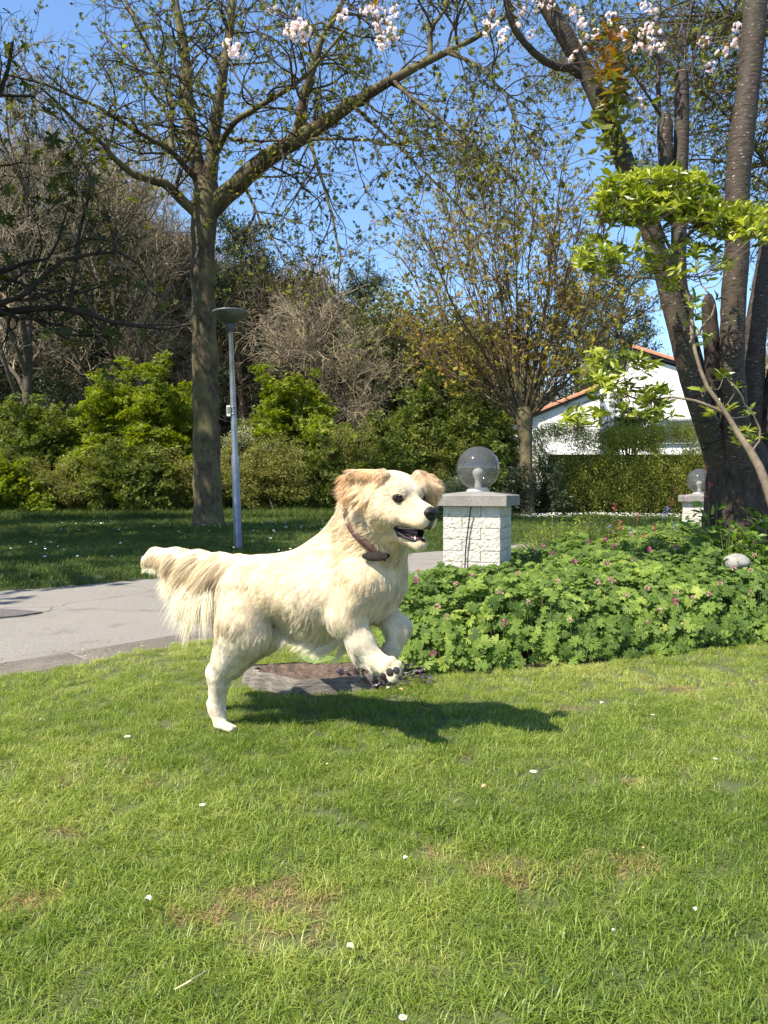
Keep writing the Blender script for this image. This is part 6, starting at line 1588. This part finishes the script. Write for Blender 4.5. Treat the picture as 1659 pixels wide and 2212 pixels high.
    def blossom_mesh(k):
        r = np.random.default_rng(900 + k); nb = 9; bc = nrm(r.normal(size=(nb, 3)) + [0, 0, -.4]) * r.uniform(.02, .048, nb)[:, None]; m = MB()
        for c in bc:
            ax = nrm(c + r.normal(0, .01, 3)); u = nrm(np.cross(ax, [.3, .2, .9])); w = np.cross(ax, u)
            for ly, (n_, R_) in enumerate(((7, .017), (6, .012), (4, .007))):
                a = np.arange(n_) * 2 * math.pi / n_ + r.random() * 3; d = np.cos(a)[:, None] * u + np.sin(a)[:, None] * w + ax * (.25 + .45 * ly)
                V, F, sh = leaves(r, np.tile(c + ax * .002 * ly, (n_, 1)), d, np.full(n_, R_), np.array([[0, 0, 0], [.45, .34, .12], [.9, .30, .06], [1, 0, .0], [.9, -.30, .06], [.45, -.34, .12]]), [np.array([[0, 1, 2, 3], [0, 3, 4, 5]])], upbias=0, jit=.12)
                m.add(V, F, shade=sh)
        return m.data('blossom_cluster', petm)
    BM = [blossom_mesh(k) for k in range(4)]
    cl = [(498, 92, 4.4), (512, 108, 4.4), (592, 14, 4.45), (628, 62, 4.4), (645, 48, 4.4), (660, 66, 4.4), (640, 72, 4.42), (795, 18, 4.6), (818, 22, 4.6), (835, 45, 4.6), (815, 62, 4.6), (846, 68, 4.6), (828, 92, 4.6), (852, 20, 4.6), (1062, 38, 5.1), (1050, 60, 5.1), (1085, 75, 5.1), (1100, 12, 5.2), (1118, 55, 5.2), (1130, 22, 5.2), (1148, 70, 5.2), (1162, 5, 5.2), (1192, 6, 5.3), (1240, 20, 5.4), (1252, 45, 5.4), (1285, 70, 5.4), (1262, 88, 5.4), (1320, 35, 5.5), (1346, 68, 5.5), (1395, 12, 5.5), (1412, 28, 5.5), (1405, 55, 5.5), (1385, 70, 5.5), (1412, 72, 5.5), (1398, 92, 5.5), (1378, 95, 5.5), (1420, 100, 5.5), (1356, 215, 5.45), (1382, 222, 5.45), (1392, 228, 5.5), (1380, 258, 5.5), (1520, 85, 5.6), (1560, 110, 5.7), (1597, 88, 5.5), (1590, 55, 5.6), (1535, 140, 5.7), (1245, 118, 5.4), (740, 25, 4.5)]
    tw = MB()
    def twig_to(q, seed):
        r = np.random.default_rng(seed); best = None
        allp = np.concatenate([b[0][8:] for b in br]); d = np.linalg.norm(allp - q, axis=1) + 3.0 * np.clip(q[2] - allp[:, 2], 0, 9); a = allp[np.argmin(d)]
        mid = (a + q) / 2 + r.normal(0, .08, 3) + [0, 0, .05]; p = resample(np.array([a, mid, q + [0, 0, .03], q]), 9); V, F, al = tubes(p[None], np.linspace(.0045, .002, 9)[None], 5); tw.add(V, F); return p
    lfm = mat_leaf('cherry_leaf', [(0, (.16, .060, .018)), (.25, (.26, .13, .025)), (.55, (.13, .14, .025)), (1, (.20, .22, .04))], .4, .45, .45)
    LM = [mesh_data('cherry_leaf_%d' % k, OVAL[0] * [1, 1, 1.2], OVAL[1], lfm, False, {'shade': np.full(7, (k + .5) / 8)}) for k in range(8)]
    count = [0]
    def leaf_at(q, d, s_, sh, r):
        count[0] += 1
        if count[0] > 300: return
        x_ = nrm(d); z_ = nrm(np.cross(x_, r.normal(size=3))); y_ = np.cross(z_, x_); M_ = Matrix([[*(a * s_)] for a in np.array([x_, y_, z_]).T]).to_4x4(); M_.translation = Vector(q)
        o = obj('leaf', LM[int(np.clip(sh * 8, 0, 7))], root); o.matrix_local = M_
    for k, (x_, y_, d_) in enumerate(cl):
        q = P(x_, y_, d_) - off_; p = twig_to(q, 1000 + k); r = np.random.default_rng(1500 + k)
        obj('blossom_cluster', BM[k % 4], root, tuple(q - [0, 0, .01]), tuple(r.uniform(0, 6.28, 3)), (r.uniform(.75, 1.15),) * 3)
        for j in range(int(r.integers(1, 4))): leaf_at(q + r.normal(0, .015, 3), r.normal(size=3) + [0, 0, .4], r.uniform(.05, .085), r.uniform(0, .9), r)
    # bronze leaf spray left of the cut stems
    r = np.random.default_rng(77); sp = resample(np.array([P(1320, 335, D - .25), P(1318, 250, D - .25), P(1325, 160, D - .25), P(1322, 70, D - .25)]) - off_, 12)
    V, F, al = tubes(sp[None], np.linspace(.008, .003, 12)[None], 6); MB().add(V, F).build('branch', bk, root, True)
    for k in range(200):
        t_ = r.random(); q = sp[int(t_ * 11)] + r.normal(0, .07, 3) * [1, 1, .6]; w = .5 + .6 * math.sin(t_ * math.pi)
        leaf_at(q, np.array([r.normal(0, 1.2), r.normal(0, .8), .25 + r.normal(0, .5)]), r.uniform(.08, .14) * w, np.clip(1.05 - t_ * 1.0 + r.normal(0, .15), 0, 1), r)
    for (x_, y_, d_, n_) in ((520, 55, 4.4, 7), (535, 85, 4.4, 6), (680, 42, 4.4, 7), (735, 45, 4.5, 6), (700, 15, 4.5, 5), (1155, 30, 5.2, 9), (1180, 60, 5.2, 9), (1210, 150, 5.3, 6), (1200, 205, 5.3, 3), (1235, 185, 5.3, 5), (1300, 320, 5.4, 5), (1285, 270, 5.4, 3), (1465, 90, 5.6, 7), (1450, 60, 5.6, 5), (1440, 140, 5.6, 5), (1350, 20, 5.5, 6), (1500, 220, 5.7, 4), (1420, 180, 5.5, 4)):
        q0 = P(x_, y_, d_) - off_; twig_to(q0, int(x_)); r = np.random.default_rng(int(x_ + y_))
        for j in range(n_): leaf_at(q0 + r.normal(0, .02, 3), r.normal(size=3), r.uniform(.06, .11), np.clip(r.normal(.5, .3), 0, 1), r)
    o = tw.build('twigs', twm, root); o['kind'] = 'stuff'
cherry()

# tree beyond the cherry whose thin leafy twigs fill the upper right
def right_tree():
    D = 19.5; rng = np.random.default_rng(14); x0 = P(1780, 1100, D)[0]
    root = empty('hornbeam_tree', (x0, D, 0)); off_ = np.array(root.location); tag(root, 'tree just outside the right edge whose drooping leafy twigs fill the sky behind the cherry', 'tree')
    n = 16; tr = np.column_stack([np.cumsum(rng.normal(0, .05, n)), np.cumsum(rng.normal(0, .05, n)), np.linspace(-.1, 13.5, n)]); rt = np.linspace(.26, .08, n)
    V, F, L = tubes(tr[None], rt[None], 14); MB().add(V, F).build('trunk', bark_plane, root, True)
    tg = [(1560, 60), (1500, 150), (1420, 80), (1340, 40), (1250, 20), (1180, 90), (1120, 150), (1450, 260), (1520, 330), (1400, 350), (1600, 420), (1560, 250), (1480, 430), (1300, 180), (1620, 560), (1350, 280), (1230, 130), (1640, 200)]
    lp = []
    for k, (x, y) in enumerate(tg):
        e = P(x, y, D + rng.uniform(-2.5, 2)) - off_; a = tr[int(rng.integers(7, 15))]; mid = a * .5 + e * .5 + [0, 0, rng.uniform(.3, 1.0)]
        q = resample(np.array([np.append(a, .05), np.append(mid, .03), np.append(e, .008)]), 14); lp.append((q[:, :3], q[:, 3])); V, F, L = tubes(q[None, :, :3], q[None, :, 3], 6); MB().add(V, F).build('limb', bark_plane, root, True)
    Pm = np.stack([a for a, _ in lp]); Rm = np.stack([b for _, b in lp])
    s1, r1 = spawn(rng, Pm, Rm, 4.4, (.25, 1), (1.0, 2.7), .9, 9, .16, -.10, .6, .3); s2, r2 = spawn(rng, s1, r1, 6, (.15, 1), (.4, 1.0), .9, 6, .2, -.10, .6, .3); s3, r3 = spawn(rng, s2, r2, 2, (.2, 1), (.15, .4), .8, 4, .2, -.06, .7, .4)
    m = MB()
    for s_, r_, sd in ((s1, np.maximum(r1, .006), 4), (s2, np.maximum(r2, .0045), 3), (s3, np.maximum(r3, .0035), 3)):
        V, F, L = tubes(s_, r_, sd); m.add(V, F)
    o = m.build('twigs', bark_twig, root); o['kind'] = 'stuff'
    pos = np.concatenate([s3[:, -1], s3[:, 2], s2[:, -1]]); pos = pos[rng.random(len(pos)) < .6]
    V, F, sh = leaves(rng, pos, rng.normal(size=pos.shape) - [0, 0, .3], rng.uniform(.045, .090, len(pos)), *PALM5, upbias=.35, jit=.5); o = MB().add(V, F, shade=sh).build('leaves', bpy.data.materials['plane_leaf'], root); o['kind'] = 'stuff'
right_tree()

# ------------------------------------------------------------------ rhododendron with bright leaf whorls
def rhodo():
    D = 4.75; rng = np.random.default_rng(55); b = P(1668, 1120, D - .35); root = empty('rhododendron', (b[0], b[1], .3)); off_ = np.array(root.location)
    tag(root, 'tall thin shrub with bright glossy leaf whorls growing across the cherry stems', 'shrub')
    bm = mat_plain('shrub_bark', (.16, .125, .085), .85, .3, ns=18, amp=.35, bump=.5, bdist=.004)
    main = [[(1690, 1160, D - .4, 24), (1659, 1080, D - .38, 20), (1640, 1035, D - .35, 19), (1618, 985, D - .3, 17), (1590, 940, D - .25, 12), (1560, 890, D - .2, 10), (1530, 850, D - .18, 9), (1505, 800, D - .15, 8), (1490, 740, D - .1, 8), (1486, 680, D, 8), (1470, 610, D, 8), (1440, 540, D, 7), (1420, 480, D, 6), (1410, 430, D, 5)],
            [(1560, 890, D - .2, 8), (1500, 868, D - .2, 6), (1440, 858, D - .1, 5), (1390, 870, D, 4), (1340, 850, D, 4), (1290, 820, D, 3), (1255, 800, D, 2)],
            [(1440, 858, D - .1, 5), (1400, 885, D, 4), (1340, 900, D, 3), (1290, 920, D + .05, 2.5), (1250, 925, D + .05, 2)],
            [(1470, 610, D, 7), (1400, 600, D, 5), (1340, 590, D - .05, 4), (1290, 575, D - .05, 3)],
            [(1440, 540, D, 6), (1380, 490, D - .05, 5), (1330, 478, D - .05, 4), (1290, 465, D - .05, 3)],
            [(1450, 560, D, 6), (1500, 500, D + .05, 5), (1560, 480, D + .05, 5), (1620, 500, D + .1, 4), (1670, 520, D + .1, 3)],
            [(1490, 740, D - .1, 6), (1520, 700, D - .15, 5), (1540, 660, D - .15, 4), (1520, 600, D - .1, 3)],
            [(1360, 870, D, 3), (1350, 820, D, 2.5), (1370, 780, D, 2), (1400, 765, D, 1.5)],
            [(1618, 985, D - .3, 5), (1640, 930, D - .3, 4), (1600, 860, D - .3, 3), (1570, 820, D - .3, 2.5)]]
    nodes = []
    for l in main:
        p, r = limb(l, 22); p = p - off_; wob = np.cumsum(rng.normal(size=p.shape) * .004, 0); p = p + wob - wob[0]; nodes.append(p); V, F, L = tubes(p[None], r[None], 10); MB().add(V, F).build('branch', bm, root, True)
    allp = np.concatenate(nodes)
    E = [((1420, 420), (135, 45), 160), ((1400, 455), (120, 38), 90), ((1580, 485), (90, 40), 105), ((1520, 455), (70, 25), 18), ((1292, 562), (52, 40), 60), ((1320, 470), (45, 30), 14), ((1400, 560), (70, 45), 14), ((1490, 585), (90, 60), 34), ((1520, 690), (45, 60), 10), ((1330, 800), (85, 45), 44), ((1262, 905), (50, 20), 18), ((1400, 880), (70, 45), 40), ((1290, 845), (50, 30), 14), ((1560, 860), (50, 50), 9), ((1612, 935), (35, 40), 8), ((1645, 500), (25, 35), 12)]
    lm = mat_leaf('rhododendron_leaf', [(0, (.050, .075, .010)), (.35, (.15, .19, .022)), (.7, (.31, .35, .042)), (1, (.50, .53, .11))], .32, .5, .35)
    T = np.array([[0, 0, 0], [.3, .13, .03], [.65, .15, .02], [1, 0, -.10], [.65, -.15, .02], [.3, -.13, .03], [.5, 0, -.02]])
    pos = []; dirs = []; szs = []; tw = MB(); shs = []
    for (cx, cy), (rx, ry), n in E:
        for k in range(n):
            a = rng.uniform(0, 6.28); q = math.sqrt(rng.random()); c = P(cx + rx * q * math.cos(a), cy + ry * q * math.sin(a), D + rng.normal(0, .12)) - off_
            j = np.argmin(np.linalg.norm(allp - c, axis=1)); s = allp[j]; mid = (s + c) / 2 + rng.normal(0, .02, 3) - [0, 0, .02]
            p = resample(np.array([s, mid, c]), 7); V, F, L = tubes(p[None], np.linspace(.0035, .0018, 7)[None], 5); tw.add(V, F)
            ax = nrm(np.array([rng.normal(0, .5), rng.normal(-.1, .4), 1.0])); u = nrm(np.cross(ax, rng.normal(size=3))); w = np.cross(ax, u); m_ = int(rng.integers(6, 11)); an = np.arange(m_) * 2.4 + rng.random() * 6; sh0 = rng.uniform(.15, .95)
            for i, t_ in enumerate(an):
                inner = i < 2; d = (math.cos(t_) * u + math.sin(t_) * w) * (.35 if inner else 1) + ax * (1.0 if inner else rng.uniform(.1, .6)); pos.append(c + ax * .004 * i); dirs.append(d); szs.append(rng.uniform(.050, .092) * (.7 if inner else 1)); shs.append(np.clip(sh0 + (.25 if inner else 0) + rng.normal(0, .12), 0, 1))
    pos = np.array(pos); dirs = nrm(dirs); szs = np.array(szs); shs = np.array(shs)
    o = tw.build('twigs', bm, root); o['kind'] = 'stuff'
    order = np.argsort(-szs); big, rest = order[:300], order[300:]
    LM = [mesh_data('rhododendron_leaf_%d' % k, T, OVAL[1], lm, False, {'shade': np.full(7, (k + .5) / 6)}) for k in range(6)]
    for k in big:
        x_ = dirs[k]; up = nrm(rng.normal(size=3) * .4 + [0, -.1, 1]); y_ = nrm(np.cross(up, x_)); z_ = np.cross(x_, y_); M_ = Matrix([[*(a * szs[k])] for a in np.array([x_, y_, z_]).T]).to_4x4(); M_.translation = Vector(pos[k]); o = obj('leaf', LM[int(min(shs[k] * 6, 5))], root); o.matrix_local = M_
    V, F, sh = leaves(rng, pos[rest], dirs[rest], szs[rest], T, OVAL[1], upbias=.6, jit=.05); o = MB().add(V, F, shade=np.repeat(shs[rest], 7)).build('foliage', lm, root); o['kind'] = 'stuff'
rhodo()
FUR_N = 230000
build_dog()
